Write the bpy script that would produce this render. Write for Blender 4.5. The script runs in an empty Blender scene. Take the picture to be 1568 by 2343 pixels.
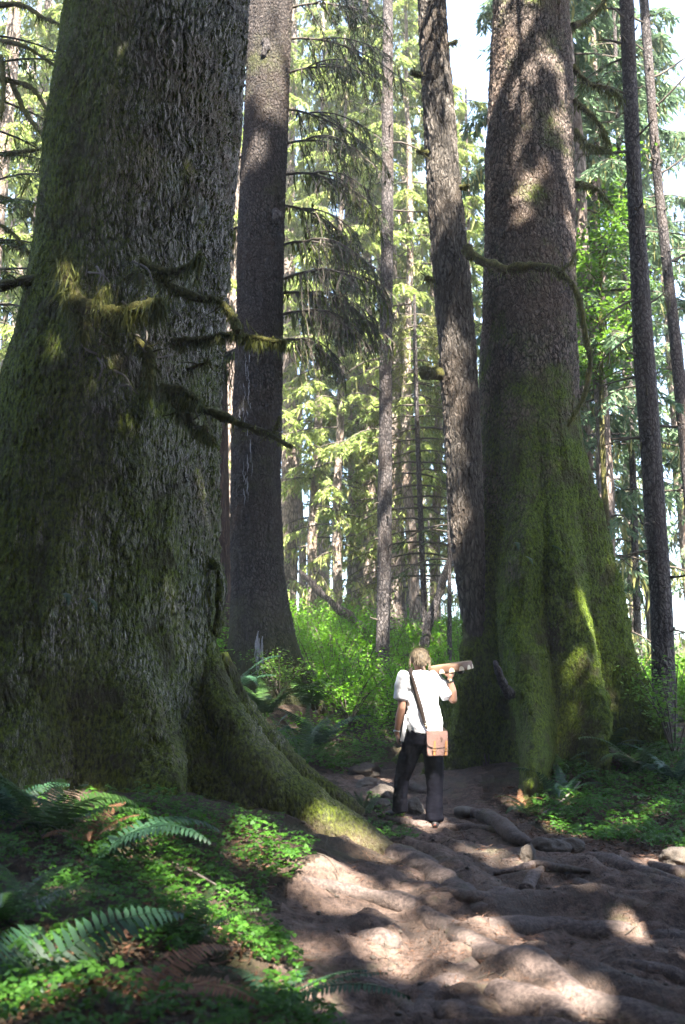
import bpy, math, random
import numpy as np
from mathutils import Vector, Matrix
R = math.radians
sc = bpy.context.scene
COL = sc.collection
# ------------------------------------------------------------------ camera
PITCH = R(11.8); CAMZ = 1.5; F = 2400.0      # F: focal length in picture units (picture 1568 x 2343)
cd = bpy.data.cameras.new('camera'); cam = bpy.data.objects.new('camera', cd); COL.objects.link(cam)
cd.sensor_fit = 'VERTICAL'; cd.sensor_height = 24.0; cd.lens = 24.0 * F / 2343.0
cd.clip_start = 0.05; cd.clip_end = 2000
cam.location = (0, 0, CAMZ); cam.rotation_euler = (R(90) + PITCH, 0, 0)
cd.dof.use_dof = True; cd.dof.focus_distance = 11.0; cd.dof.aperture_fstop = 1.5
sc.camera = cam
# ------------------------------------------------------------------ sky, sun, exposure
SUN_EL, SUN_AZ = R(52), R(14)                # azimuth measured from straight behind the camera towards the right
SUN = np.array([math.cos(SUN_EL) * math.sin(SUN_AZ), -math.cos(SUN_EL) * math.cos(SUN_AZ), math.sin(SUN_EL)])
w = bpy.data.worlds.new('World'); sc.world = w; w.use_nodes = True
wn = w.node_tree.nodes; wl = w.node_tree.links
sky = wn.new('ShaderNodeTexSky'); sky.sky_type = 'NISHITA'; sky.sun_disc = False
sky.sun_elevation = SUN_EL; sky.sun_rotation = math.atan2(SUN[0], SUN[1])
sky.air_density = 1.0; sky.dust_density = 2.0; sky.ozone_density = 1.0
wl.new(sky.outputs[0], wn['Background'].inputs[0]); wn['Background'].inputs[1].default_value = 0.068
sd = bpy.data.lights.new('sun', 'SUN'); so = bpy.data.objects.new('sun', sd); COL.objects.link(so)
sd.energy = 5.0; sd.angle = R(0.55); sd.color = (1.0, 0.94, 0.84)
so.rotation_euler = Vector(SUN).to_track_quat('Z', 'Y').to_euler(); so.location = (0, -20, 40)
sc.view_settings.view_transform = 'Standard'; sc.view_settings.look = 'None'
sc.view_settings.gamma = 1.0; sc.view_settings.exposure = 4.05
sc.render.engine = 'CYCLES'
sc.cycles.max_bounces = 6; sc.cycles.diffuse_bounces = 4; sc.cycles.transmission_bounces = 4
sc.cycles.glossy_bounces = 2

# ------------------------------------------------------------------ maths helpers
rng = np.random.default_rng(7)
cp, sp = math.cos(PITCH), math.sin(PITCH)
def P(xd, yd, Y):
    u = (xd - 784.0) / F; v = (1171.5 - yd) / F
    dx, dy, dz = u, cp - v * sp, sp + v * cp
    t = Y / dy
    return np.array([dx * t, Y, CAMZ + dz * t])
def proj(p):
    p = np.asarray(p, float); x = p[..., 0]; y = p[..., 1]; z = p[..., 2] - CAMZ
    d = y * cp + z * sp; v = -y * sp + z * cp
    d = np.where(d < 0.01, 0.01, d)
    return 784 + F * x / d, 1171.5 - F * v / d, d
def _h(ix, iy, iz, s):
    n = (ix * 374761393 + iy * 668265263 + iz * 1274126177 + s * 974711) & 0xffffffff
    n = ((n ^ (n >> 13)) * 1103515245) & 0xffffffff
    n = ((n ^ (n >> 16)) * 2246822519) & 0xffffffff
    return ((n ^ (n >> 15)) & 0xffffff) / float(0xffffff)
def vnoise(p, seed=0):
    p = np.asarray(p, float); i = np.floor(p).astype(np.int64); f = p - i; f = f * f * (3 - 2 * f)
    x, y, z = i[..., 0], i[..., 1], i[..., 2]; fx, fy, fz = f[..., 0], f[..., 1], f[..., 2]
    def l(a, b, t): return a + (b - a) * t
    return l(l(l(_h(x, y, z, seed), _h(x+1, y, z, seed), fx), l(_h(x, y+1, z, seed), _h(x+1, y+1, z, seed), fx), fy),
             l(l(_h(x, y, z+1, seed), _h(x+1, y, z+1, seed), fx), l(_h(x, y+1, z+1, seed), _h(x+1, y+1, z+1, seed), fx), fy), fz) * 2 - 1
def fbm(p, seed=0, o=3):
    r = 0; a = 1.0; p = np.asarray(p, float)
    for k in range(o):
        r = r + a * vnoise(p * (2.03 ** k), seed + k * 17); a *= 0.5
    return r
def norm(a): return a / np.maximum(np.linalg.norm(a, axis=-1, keepdims=True), 1e-9)
def sstep(a, b, x):
    t = np.clip((x - a) / (b - a), 0, 1); return t * t * (3 - 2 * t)
def inpoly(x, y, poly):
    x = np.asarray(x, float); y = np.asarray(y, float); r = np.zeros(x.shape, bool); n = len(poly); j = n - 1
    for i in range(n):
        xi, yi = poly[i]; xj, yj = poly[j]
        c = ((yi > y) != (yj > y)) & (x < (xj - xi) * (y - yi) / ((yj - yi) if yj != yi else 1e-9) + xi)
        r ^= c; j = i
    return r
def crom(pts, n):
    pts = np.asarray(pts, float); m = len(pts)
    if m < 3:
        t = np.linspace(0, 1, n)[:, None]; return pts[0] * (1 - t) + pts[-1] * t
    q = np.vstack([2 * pts[0] - pts[1], pts, 2 * pts[-1] - pts[-2]])
    t = np.linspace(0, m - 1 - 1e-6, n); i = t.astype(int); f = (t - i)[:, None]
    a, b, c, d = q[i], q[i+1], q[i+2], q[i+3]
    return 0.5 * (2*b + (c - a)*f + (2*a - 5*b + 4*c - d)*f*f + (3*b - a - 3*c + d)*f**3)

# ------------------------------------------------------------------ mesh helpers
class MB:                                     # collects pieces; one MB becomes one mesh
    def __init__(s): s.v = []; s.q = []; s.t = []; s.qm = []; s.tm = []; s.n = 0
    def add(s, V, Fa, m=0):
        V = np.asarray(V, float).reshape(-1, 3); Fa = np.asarray(Fa, np.int64)
        if len(V) == 0 or len(Fa) == 0: return
        (s.q if Fa.shape[1] == 4 else s.t).append(Fa + s.n)
        (s.qm if Fa.shape[1] == 4 else s.tm).append(np.full(len(Fa), m, np.int32))
        s.v.append(V); s.n += len(V)
    def arrays(s):
        V = np.vstack(s.v)
        q = np.vstack(s.q) if s.q else np.zeros((0, 4), np.int64); t = np.vstack(s.t) if s.t else np.zeros((0, 3), np.int64)
        m = np.concatenate(s.qm + s.tm) if (s.qm or s.tm) else np.zeros(0, np.int32)
        return V, q, t, m
    def mesh(s, name, mats, off=(0, 0, 0), smooth=True):
        V, q, t, m = s.arrays(); V = V - np.asarray(off, float)
        me = bpy.data.meshes.new(name)
        me.vertices.add(len(V)); me.vertices.foreach_set('co', V.astype(np.float32).ravel())
        nl = q.size + t.size; me.loops.add(nl)
        me.loops.foreach_set('vertex_index', np.concatenate([q.ravel(), t.ravel()]).astype(np.int32))
        nf = len(q) + len(t); me.polygons.add(nf)
        st = np.concatenate([np.arange(len(q)) * 4, q.size + np.arange(len(t)) * 3]).astype(np.int32)
        me.polygons.foreach_set('loop_start', st)
        me.polygons.foreach_set('material_index', m)
        me.polygons.foreach_set('use_smooth', np.full(nf, smooth))
        for x in (mats if isinstance(mats, (list, tuple)) else [mats]): me.materials.append(x)
        me.update(calc_edges=True); me.validate(); return me
LOC = {}
def tag(o, label=None, cat=None, group=None, kind=None):
    if label: o['label'] = label
    if cat: o['category'] = cat
    if group: o['group'] = group
    if kind: o['kind'] = kind
    return o
def thing(name, label, cat, loc, group=None):
    o = bpy.data.objects.new(name, None); COL.objects.link(o); o.location = loc; o.empty_display_size = 0.2
    LOC[o.name] = np.asarray(loc, float); return tag(o, label, cat, group)
def part(name, mb, mats, parent, smooth=True, label=None, kind=None):
    off = LOC[parent.name]
    o = bpy.data.objects.new(name, mb.mesh(name, mats, off, smooth)); COL.objects.link(o); o.parent = parent
    LOC[o.name] = off
    if label: o['label'] = label
    if kind: o['kind'] = kind
    return o
def solo(name, mb, mats, label=None, cat=None, group=None, kind=None, loc=None, smooth=True):
    V = mb.arrays()[0]
    if loc is None: loc = (0, 0, 0) if kind else (V[:, 0].mean(), V[:, 1].mean(), V[:, 2].min())
    o = bpy.data.objects.new(name, mb.mesh(name, mats, loc, smooth)); COL.objects.link(o); o.location = loc
    LOC[o.name] = np.asarray(loc, float); return tag(o, label, cat, group, kind)
def dup(root, loc, rz, s, label, group):
    r = root.copy(); COL.objects.link(r); r.location = loc; r.rotation_euler = (0, 0, rz); r.scale = (s, s, s)
    r['label'] = label; r['group'] = group
    for ch in list(root.children):
        c = ch.copy(); COL.objects.link(c); c.parent = r
    return r
def frames(pts):
    T = norm(np.gradient(pts, axis=0)); up = np.array([0, 0, 1.0]) if abs(T[0][2]) < 0.9 else np.array([1.0, 0, 0])
    A = np.zeros_like(T); a = norm(np.cross(T[0], up)); 
    for i in range(len(T)):
        a = a - T[i] * np.dot(a, T[i]); a = a / max(np.linalg.norm(a), 1e-9); A[i] = a
    return T, A, np.cross(T, A)
def tube(mb, pts, rad, n=6, res=None, jit=0.0, m=0, seed=0, flat=1.0):
    pts = np.asarray(pts, float)
    if res: 
        rr = np.interp(np.linspace(0, 1, res), np.linspace(0, 1, len(np.atleast_1d(rad))), np.atleast_1d(rad)) if np.ndim(rad) else np.full(res, rad)
        pts = crom(pts, res)
    else:
        rr = np.broadcast_to(np.atleast_1d(rad), (len(pts),)) if np.ndim(rad) == 0 or len(rad) != len(pts) else np.asarray(rad)
    k = len(pts); T, A, B = frames(pts)
    th = np.arange(n) * 2 * math.pi / n
    ring = A[:, None, :] * np.cos(th)[None, :, None] + B[:, None, :] * np.sin(th)[None, :, None] * flat
    r = rr[:, None] * np.ones((1, n))
    base = pts[:, None, :] + ring * r[..., None]
    if jit: r = r * (1 + jit * fbm(base / max(np.mean(rr) * 2.2, 0.01), seed + 3)); base = pts[:, None, :] + ring * r[..., None]
    V = np.vstack([base.reshape(-1, 3), pts[:1] - T[:1] * rr[0] * 0.3, pts[-1:] + T[-1:] * rr[-1] * 0.5])
    i = np.arange(k - 1)[:, None] * n; j = np.arange(n)[None, :]; j2 = (j + 1) % n
    q = np.stack([i + j, i + j2, i + n + j2, i + n + j], -1).reshape(-1, 4)
    jj = np.arange(n); c0 = k * n; c1 = c0 + 1
    t = np.vstack([np.stack([jj * 0 + c0, (jj + 1) % n, jj], -1), np.stack([jj * 0 + c1, (k - 1) * n + jj, (k - 1) * n + (jj + 1) % n], -1)])
    n0 = mb.n; mb.add(V, q, m)
    mb.t.append(t + n0); mb.tm.append(np.full(len(t), m, np.int32))
    return pts
def kites(mb, c, a, b, L, W, m=0, wide=0.4, fold=0.0):
    """leaf shaped quads: c root, a unit length axis, b unit width axis"""
    c = np.asarray(c, float).reshape(-1, 3); n = len(c)
    if n == 0: return
    a = np.broadcast_to(a, (n, 3)); b = np.broadcast_to(b, (n, 3))
    L = np.broadcast_to(np.asarray(L, float).reshape(-1, 1), (n, 1)); W = np.broadcast_to(np.asarray(W, float).reshape(-1, 1), (n, 1))
    mid = c + a * L * wide
    nn = np.cross(a, b) * W * fold
    V = np.stack([c, mid - b * W * 0.5 + nn, c + a * L, mid + b * W * 0.5 + nn], 1).reshape(-1, 3)
    mb.add(V, np.arange(n * 4).reshape(n, 4), m)
def rdir(n, r=rng): return norm(r.normal(size=(n, 3)))
def perp(a, r=rng): return norm(np.cross(a, rdir(len(a), r)))
def ellipsoid(mb, c, rad, n=14, k=9, m=0, rot=None, jit=0.0, seed=0):
    th = np.linspace(0, math.pi, k)[:, None]; ph = (np.arange(n) * 2 * math.pi / n)[None, :]
    U = np.stack([np.sin(th) * np.cos(ph), np.sin(th) * np.sin(ph), np.cos(th) + 0 * ph], -1)
    if jit: U = U * (1 + jit * fbm(U * 1.7 + seed * 3.1, seed))[..., None]
    V = U * np.asarray(rad, float)
    if rot is not None: V = V @ np.asarray(rot).T
    V = (V + np.asarray(c, float)).reshape(-1, 3)
    i = np.arange(k - 1)[:, None] * n; j = np.arange(n)[None, :]; j2 = (j + 1) % n
    mb.add(V, np.stack([i + j, i + n + j, i + n + j2, i + j2], -1).reshape(-1, 4), m)
def box(mb, c, s, rot=None, m=0):
    V = np.array([[x, y, z] for x in (-.5, .5) for y in (-.5, .5) for z in (-.5, .5)]) * np.asarray(s, float)
    if rot is not None: V = V @ np.asarray(rot).T
    mb.add(V + np.asarray(c, float), [[0,1,3,2],[4,6,7,5],[0,4,5,1],[2,3,7,6],[0,2,6,4],[1,5,7,3]], m)

# ------------------------------------------------------------------ materials
class N:
    def __init__(s, name):
        s.m = bpy.data.materials.new(name); s.m.use_nodes = True; s.t = s.m.node_tree
        s.b = s.t.nodes['Principled BSDF']; s.out = s.t.nodes['Material Output']
        s.b.inputs['Roughness'].default_value = 0.85; s.b.inputs['Specular IOR Level'].default_value = 0.2
    def n(s, ty, ins=None, **props):
        nd = s.t.nodes.new('ShaderNode' + ty)
        for k, v in props.items(): setattr(nd, k, v)
        for k, v in (ins or {}).items(): s.set(nd.inputs[k], v)
        return nd
    def set(s, sock, v):
        if hasattr(v, 'is_output') or isinstance(v, bpy.types.NodeSocket): s.t.links.new(v, sock)
        elif hasattr(v, 'outputs'): s.t.links.new(v.outputs[0], sock)
        else:
            if sock.type == 'RGBA' and len(v) == 3: v = (*v, 1)
            sock.default_value = v
    def math(s, op, a, b=0.0, c=False):
        nd = s.n('Math', {0: a, 1: b}, operation=op, use_clamp=c); return nd.outputs[0]
    def noise(s, vec, scale, det=4, rough=0.6, dist=0.0):
        return s.n('TexNoise', {'Vector': vec, 'Scale': scale, 'Detail': det, 'Roughness': rough, 'Distortion': dist}).outputs['Fac']
    def ss(s, x, a, b):
        return s.n('MapRange', {'Value': x, 'From Min': a, 'From Max': b}, interpolation_type='SMOOTHSTEP').outputs[0]
    def mix(s, f, a, b):
        nd = s.n('Mix', data_type='RGBA'); s.set(nd.inputs[0], f); s.set(nd.inputs[6], a); s.set(nd.inputs[7], b); return nd.outputs[2]
    def mixf(s, f, a, b):
        nd = s.n('Mix', data_type='FLOAT'); s.set(nd.inputs[0], f); s.set(nd.inputs[2], a); s.set(nd.inputs[3], b); return nd.outputs[0]
    def coord(s): return s.n('TexCoord').outputs['Object']
    def mapping(s, v, sc_): return s.n('Mapping', {'Vector': v, 'Scale': sc_}).outputs[0]
    def bump(s, h, d=0.02, st=1.0):
        s.t.links.new(s.n('Bump', {'Height': h, 'Distance': d, 'Strength': st}).outputs[0], s.b.inputs['Normal'])
def simple(name, col, rough=0.85, var=0.25, scale=30, bump=0.0, spec=0.2, metal=0.0):
    k = N(name); v = k.coord(); f = k.noise(v, scale)
    a = [c * (1 - var) for c in col]; b = [min(1, c * (1 + var)) for c in col]
    k.set(k.b.inputs['Base Color'], k.mix(f, a, b)); k.b.inputs['Roughness'].default_value = rough
    k.b.inputs['Specular IOR Level'].default_value = spec; k.b.inputs['Metallic'].default_value = metal
    if bump: k.bump(f, bump)
    return k.m
def leaf(name, c0, c1, trans=0.35, c2=None, rough=0.6, tcol=None):
    """foliage: a colour per leaf, light partly passing through"""
    k = N(name); r = k.n('NewGeometry').outputs['Random Per Island']
    col = k.mix(r, c0, c1)
    if c2 is not None:
        col = k.mix(k.math('GREATER_THAN', k.noise(k.coord(), 2.3), 0.57), col, k.mix(r, c2, c1))
    k.set(k.b.inputs['Base Color'], col); k.b.inputs['Roughness'].default_value = rough
    k.b.inputs['Specular IOR Level'].default_value = 0.15
    tr = k.n('BsdfTranslucent'); k.set(tr.inputs[0], k.mix(0.5, col, tcol) if tcol else col)
    mx = k.n('MixShader'); mx.inputs[0].default_value = trans
    k.t.links.new(k.b.outputs[0], mx.inputs[1]); k.t.links.new(tr.outputs[0], mx.inputs[2]); k.t.links.new(mx.outputs[0], k.out.inputs[0])
    return k.m
def bark(name, dark, light, sx=9, sz=3.2, disp=0.03, moss=0.0, mdir=(0, 0, 0), mz=(1, 4), mossc=((.05, .06, .012), (.11, .115, .025)),
         lichen=0.0, grain=0.0, real=True, duff=None):
    """scaly furrowed bark with moss that gathers on one side and near the ground"""
    k = N(name); v = k.coord()
    wob = k.n('TexNoise', {'Vector': v, 'Scale': 3.0, 'Detail': 3.0}).outputs['Color']
    vv = k.n('VectorMath', {0: v, 1: k.n('VectorMath', {0: wob, 3: 0.16}, operation='SCALE')}, operation='ADD').outputs[0]
    mp = k.mapping(vv, (sx, sx, sz))
    wob2 = k.n('TexNoise', {'Vector': k.mapping(v, (sx * 1.6, sx * 1.6, sz * 1.2)), 'Scale': 1.0, 'Detail': 4.0, 'Roughness': .65}).outputs['Color']
    mp = k.n('VectorMath', {0: mp, 1: k.n('VectorMath', {0: wob2, 3: 0.5}, operation='SCALE')}, operation='ADD').outputs[0]
    vo = k.n('TexVoronoi', {'Vector': mp, 'Scale': 1.0, 'Randomness': 1.0}, feature='DISTANCE_TO_EDGE').outputs['Distance']
    vs = k.n('TexVoronoi', {'Vector': mp, 'Scale': 2.1, 'Randomness': 1.0}, feature='DISTANCE_TO_EDGE').outputs['Distance']
    vc = k.n('TexVoronoi', {'Vector': mp, 'Scale': 1.0, 'Randomness': 1.0}, feature='F1').outputs['Color']
    plate = k.math('ADD', k.math('MULTIPLY', k.ss(vo, 0.0, 0.3), .7), k.math('MULTIPLY', k.ss(vs, 0.0, 0.35), .3))
    fine = k.noise(k.mapping(v, (sx * 3, sx * 3, sz * 1.3)), 1.0, 6, 0.72)
    fur = k.noise(k.mapping(vv, (sx * .8, sx * .8, sz * 0.16)), 1.0, 4, 0.65)
    h = k.math('ADD', k.math('MULTIPLY', plate, 0.6), k.math('ADD', k.math('MULTIPLY', fine, 0.42), k.math('MULTIPLY', k.ss(fur, 0.38, 0.62), 0.3 + grain)))
    tone = k.math('MULTIPLY', k.n('SeparateColor', {0: vc}).outputs[0], 0.22)
    furs = k.mixf(k.ss(fur, 0.36, 0.5), 0.35, 1.0)
    cm = k.math('MULTIPLY', k.math('ADD', k.math('ADD', k.math('MULTIPLY', k.ss(plate, 0.08, 0.75), 0.62), k.math('MULTIPLY', k.ss(fine, .3, .75), .45)), k.math('SUBTRACT', tone, 0.14), True), furs)
    col = k.mix(cm, dark, light)
    big = k.noise(v, 0.9, 3)
    col = k.mix(k.math('MULTIPLY', k.ss(big, 0.45, 0.65), .55), col, (light[0] * .45, light[1] * .38, light[2] * .32))
    if lichen:
        lf = k.math('MULTIPLY', k.ss(k.noise(v, 2.2, 4), 0.56, 0.68), k.math('MULTIPLY', plate, lichen))
        col = k.mix(lf, col, (.22, .25, .20))
    if moss > 0:
        nm = k.n('VectorMath', {0: k.n('NewGeometry').outputs['Normal'], 1: mdir}, operation='DOT_PRODUCT').outputs['Value']
        z = k.n('SeparateXYZ', {0: v}).outputs[2]
        low = k.ss(z, mz[1], mz[0])
        mm = k.math('ADD', k.math('ADD', k.math('MULTIPLY', low, 0.55), k.math('MULTIPLY', nm, 0.5)),
                    k.math('ADD', k.math('MULTIPLY', k.noise(v, 1.6, 5, 0.65), 1.5), moss - 1.25))
        mk = k.math('MULTIPLY', k.ss(mm, 0.0, 0.38), 0.94)
        mf = k.noise(k.mapping(v, (1, 1, .55)), 42, 4, 0.7)
        mcol = k.mix(k.ss(mf, 0.35, 0.66), mossc[0], mossc[1])
        mcol = k.mix(k.math('MULTIPLY', k.ss(k.noise(v, 3.1, 4), 0.5, 0.66), 0.7), mcol, (.03, .024, .013))
        if duff: mcol = k.mix(k.math('MULTIPLY', k.ss(z, duff, 0.0), 0.75), mcol, (.085, .062, .04))
        col = k.mix(mk, col, mcol)
        h = k.mixf(k.math('MULTIPLY', mk, 0.8), h, k.math('ADD', k.math('MULTIPLY', mf, 0.9), k.math('MULTIPLY', plate, 0.12)))
    k.set(k.b.inputs['Base Color'], col); k.b.inputs['Roughness'].default_value = 0.9; k.b.inputs['Specular IOR Level'].default_value = 0.12
    if real:
        d = k.n('Displacement', {'Height': h, 'Midlevel': 0.6, 'Scale': disp}); k.t.links.new(d.outputs[0], k.out.inputs['Displacement'])
        k.m.displacement_method = 'BOTH'
    else: k.bump(h, disp)
    return k.m

M = {}
M['bark_giant'] = bark('bark_giant', (.008, .007, .006), (.40, .365, .325), 19, 6.5, 0.055, moss=0.79, mdir=(-1.3, -0.25, 0.0), mz=(1.0, 7.2), mossc=((.011, .017, .001), (.085, .112, .006)), lichen=0.8, duff=0.25, grain=.15)
M['bark_right'] = bark('bark_right', (.010, .008, .007), (.165, .13, .11), 22, 11, 0.035, moss=0.44, mdir=(0.15, -0.1, 0.2), mz=(0.5, 6.5), mossc=((.011, .020, .001), (.078, .112, .006)))
M['bark_leaner'] = bark('bark_leaner', (.014, .012, .01), (.11, .095, .082), 20, 5.5, 0.035, moss=0.0, mdir=(0, 0, .4), mz=(0.5, 2.5))
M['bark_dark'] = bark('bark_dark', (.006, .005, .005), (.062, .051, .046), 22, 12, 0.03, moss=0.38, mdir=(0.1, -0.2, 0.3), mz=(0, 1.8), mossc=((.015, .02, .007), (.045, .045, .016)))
M['bark_cedar'] = bark('bark_cedar', (.02, .013, .01), (.10, .066, .052), 26, 0.9, 0.02, real=False, moss=-0.1)
M['bark_slim'] = bark('bark_slim', (.012, .010, .010), (.10, .088, .084), 24, 12, 0.02, real=False, moss=-0.12, mdir=(0, 0, .3), mz=(0, 1))
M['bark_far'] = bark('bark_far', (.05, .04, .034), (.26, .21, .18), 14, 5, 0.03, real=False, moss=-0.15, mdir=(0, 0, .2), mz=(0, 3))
M['moss_wood'] = bark('moss_wood', (.04, .032, .022), (.13, .11, .07), 30, 30, 0.012, real=False, moss=0.42, mdir=(0, 0, .6), mz=(-1, 30), mossc=((.028, .03, .007), (.085, .08, .02)))
M['dead_wood'] = simple('dead_wood', (.10, .085, .07), 0.9, 0.5, 25, 0.01)
M['twig'] = simple('twig', (.055, .045, .035), 0.9, 0.4, 20)
M['moss_hang'] = leaf('moss_hang', (.03, .036, .007), (.105, .115, .024), 0.3)
M['moss_fuzz'] = leaf('moss_fuzz', (.012, .019, .001), (.075, .10, .006), 0.2)
M['moss_green'] = leaf('moss_green', (.012, .024, .001), (.058, .095, .005), 0.25)
M['needle'] = leaf('needle', (.035, .06, .022), (.085, .12, .04), 0.3)
M['needle_blue'] = leaf('needle_blue', (.03, .06, .04), (.06, .105, .075), 0.3)
M['needle_warm'] = leaf('needle_warm', (.08, .10, .03), (.17, .17, .05), 0.4)
M['needle_dark'] = leaf('needle_dark', (.02, .032, .014), (.05, .07, .03), 0.25)
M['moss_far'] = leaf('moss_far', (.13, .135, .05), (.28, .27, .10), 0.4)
M['far_green'] = leaf('far_green', (.085, .13, .03), (.17, .22, .06), 0.45)  # far needle colours raised above the near ones to look sunlit
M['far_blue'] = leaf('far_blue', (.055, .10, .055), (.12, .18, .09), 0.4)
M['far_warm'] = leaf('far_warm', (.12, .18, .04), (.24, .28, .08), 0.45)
M['huckle'] = leaf('huckle', (.045, .13, .007), (.115, .25, .022), 0.45, tcol=(.18, .42, .01))
M['maple'] = leaf('maple', (.04, .10, .012), (.10, .18, .03), 0.4, tcol=(.13, .26, .02))
M['fern'] = leaf('fern', (.014, .038, .008), (.036, .075, .016), 0.3, rough=0.45)
M['fern_blue'] = leaf('fern_blue', (.012, .036, .018), (.03, .068, .034), 0.25, rough=0.4)
M['fern_dead'] = leaf('fern_dead', (.08, .038, .02), (.19, .095, .05), 0.25)
M['sorrel'] = leaf('sorrel', (.012, .045, .004), (.038, .10, .010), 0.35, rough=0.55, tcol=(.12, .3, .02))
M['litter'] = leaf('litter', (.03, .016, .009), (.11, .055, .032), 0.1)
def ground_mat(name, path):
    k = N(name); v = k.coord()
    n1 = k.noise(v, 1.3, 5, 0.6); n2 = k.noise(v, 16, 5, 0.7); n3 = k.noise(v, 90, 4, 0.7)
    nd = k.noise(k.n('Mapping', {'Vector': v, 'Rotation': (0, 0, .6), 'Scale': (120, 22, 60)}).outputs[0], 1.0, 3, 0.6)   # needles lying about
    if path:
        c = k.mix(k.ss(n2, .3, .7), (.034, .023, .018), (.132, .09, .071))
        c = k.mix(k.ss(n1, 0.48, 0.62), c, (.06, .045, .037))
        c = k.mix(k.math('MULTIPLY', k.ss(nd, 0.56, 0.68), 0.6), c, (.14, .088, .062))
        c = k.mix(k.math('MULTIPLY', k.ss(n3, 0.55, 0.7), 0.5), c, (.05, .036, .028))
        c = k.mix(k.math('MULTIPLY', k.ss(k.noise(v, 2.1, 4), 0.58, 0.7), 0.35), c, (.10, .10, .05))
    else:
        c = k.mix(k.ss(n2, .3, .7), (.012, .009, .006), (.06, .04, .027))
        c = k.mix(k.math('MULTIPLY', k.ss(nd, 0.52, 0.66), 0.6), c, (.085, .05, .03))
        c = k.mix(k.math('MULTIPLY', k.ss(n1, 0.50, 0.66), 0.6), c, (.028, .034, .009))
    h = k.math('ADD', k.math('MULTIPLY', n2, 0.6), k.math('ADD', k.math('MULTIPLY', n3, 0.25), k.math('MULTIPLY', nd, 0.3)))
    k.set(k.b.inputs['Base Color'], c); k.b.inputs['Roughness'].default_value = 0.92
    k.bump(h, 0.055 if path else 0.07); return k.m
M['ground'] = ground_mat('forest_floor', False); M['path'] = ground_mat('path_dirt', True)
def root_mat():
    k = N('root_bark'); v = k.coord(); n = k.noise(v, 5, 5, .6); f = k.noise(v, 38, 5, .7); g_ = k.noise(k.mapping(v, (60, 60, 14)), 1.0, 4, .65)
    c = k.mix(k.ss(f, .3, .72), (.033, .024, .021), (.115, .085, .073)); c = k.mix(k.math('MULTIPLY', k.ss(n, .45, .65), .6), c, (.05, .04, .035)); c = k.mix(k.math('MULTIPLY', k.ss(k.noise(v, 3, 4), .58, .7), .5), c, (.05, .05, .022))
    k.set(k.b.inputs['Base Color'], c); k.b.inputs['Roughness'].default_value = .88; k.bump(k.math('ADD', k.math('MULTIPLY', f, .5), k.math('MULTIPLY', g_, .5)), .02); return k.m
M['root'] = root_mat()
M['rock'] = simple('rock_earth', (.058, .048, .04), 0.9, 0.5, 14, 0.03)

# ------------------------------------------------------------------ ground
CPT = [P(*a) for a in [(200, 2343, 4.2), (-200, 2343, 4.2), (784, 2343, 5), (1300, 2343, 5), (1750, 2343, 5), (784, 2150, 6.2), (1200, 2150, 6.3), (1600, 2150, 6.3),
    (1000, 1990, 7.8), (1300, 1990, 7.9), (1620, 2010, 7.8), (967, 1899, 9.7), (1180, 1930, 9.2), (1450, 1935, 9.0), (1650, 1930, 9.0), (900, 1795, 11.8), (1080, 1765, 11.8),
    (1250, 1830, 10.6), (1480, 1810, 10.6), (1350, 1690, 12.4), (1600, 1690, 12.4), (780, 1745, 13.2), (640, 1740, 12.3), (300, 1835, 7.4), (560, 1890, 7.2), (0, 1930, 6.4),
    (300, 2100, 5.4), (680, 2080, 6.4), (700, 1640, 16), (875, 1620, 16), (1050, 1640, 16), (700, 1510, 20), (950, 1530, 20), (800, 1450, 28), (600, 1580, 15), (1500, 1620, 20), (1300, 1500, 30), (200, 1500, 30)]]
CPT += [np.array(a, float) for a in [(0, -5, 0), (-12, -25, 0.5), (12, -25, 0.3), (-8, 5, 1.0), (8, 6, .5), (0, 1.5, .05), (-10, 12, 1.8), (10, 14, 1.9), (-14, 25, 3.5), (16, 25, 2.8),
    (-40, 55, 7), (0, 55, 6.5), (40, 55, 6), (-60, 120, 9), (60, 120, 9), (0, 300, 12), (-300, 0, 6), (300, 0, 5), (0, -300, 2)]]
CPT = np.array(CPT)
def _k(a, b): return np.sqrt(((a[:, None, :] - b[None, :, :]) ** 2).sum(-1) + 0.6 ** 2)
_n = len(CPT); _A = np.zeros((_n + 3, _n + 3)); _A[:_n, :_n] = _k(CPT[:, :2], CPT[:, :2]) - 0.02 * np.eye(_n) * 0
_A[:_n, _n] = 1; _A[:_n, _n + 1:] = CPT[:, :2]; _A[_n:, :_n] = _A[:_n, _n:].T
_W = np.linalg.solve(_A, np.concatenate([CPT[:, 2], [0, 0, 0]]))
def ground0(x, y):
    p = np.stack([np.ravel(x), np.ravel(y)], -1).astype(float)
    out = np.zeros(len(p))
    for s in range(0, len(p), 40000):
        q = p[s:s + 40000]; out[s:s + 40000] = _k(q, CPT[:, :2]) @ _W[:_n] + _W[_n] + q @ _W[_n + 1:]
    return out.reshape(np.shape(x))
def hit(xd, yd, gf=None):
    Ys = np.linspace(3.2, 45, 1200); pts = np.array([P(xd, yd, Y) for Y in Ys]); d = pts[:, 2] - (gf or ground0)(pts[:, 0], pts[:, 1])
    i = np.argmax(d < 0); 
    if not (d < 0).any(): return pts[-1]
    return pts[i]
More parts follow.
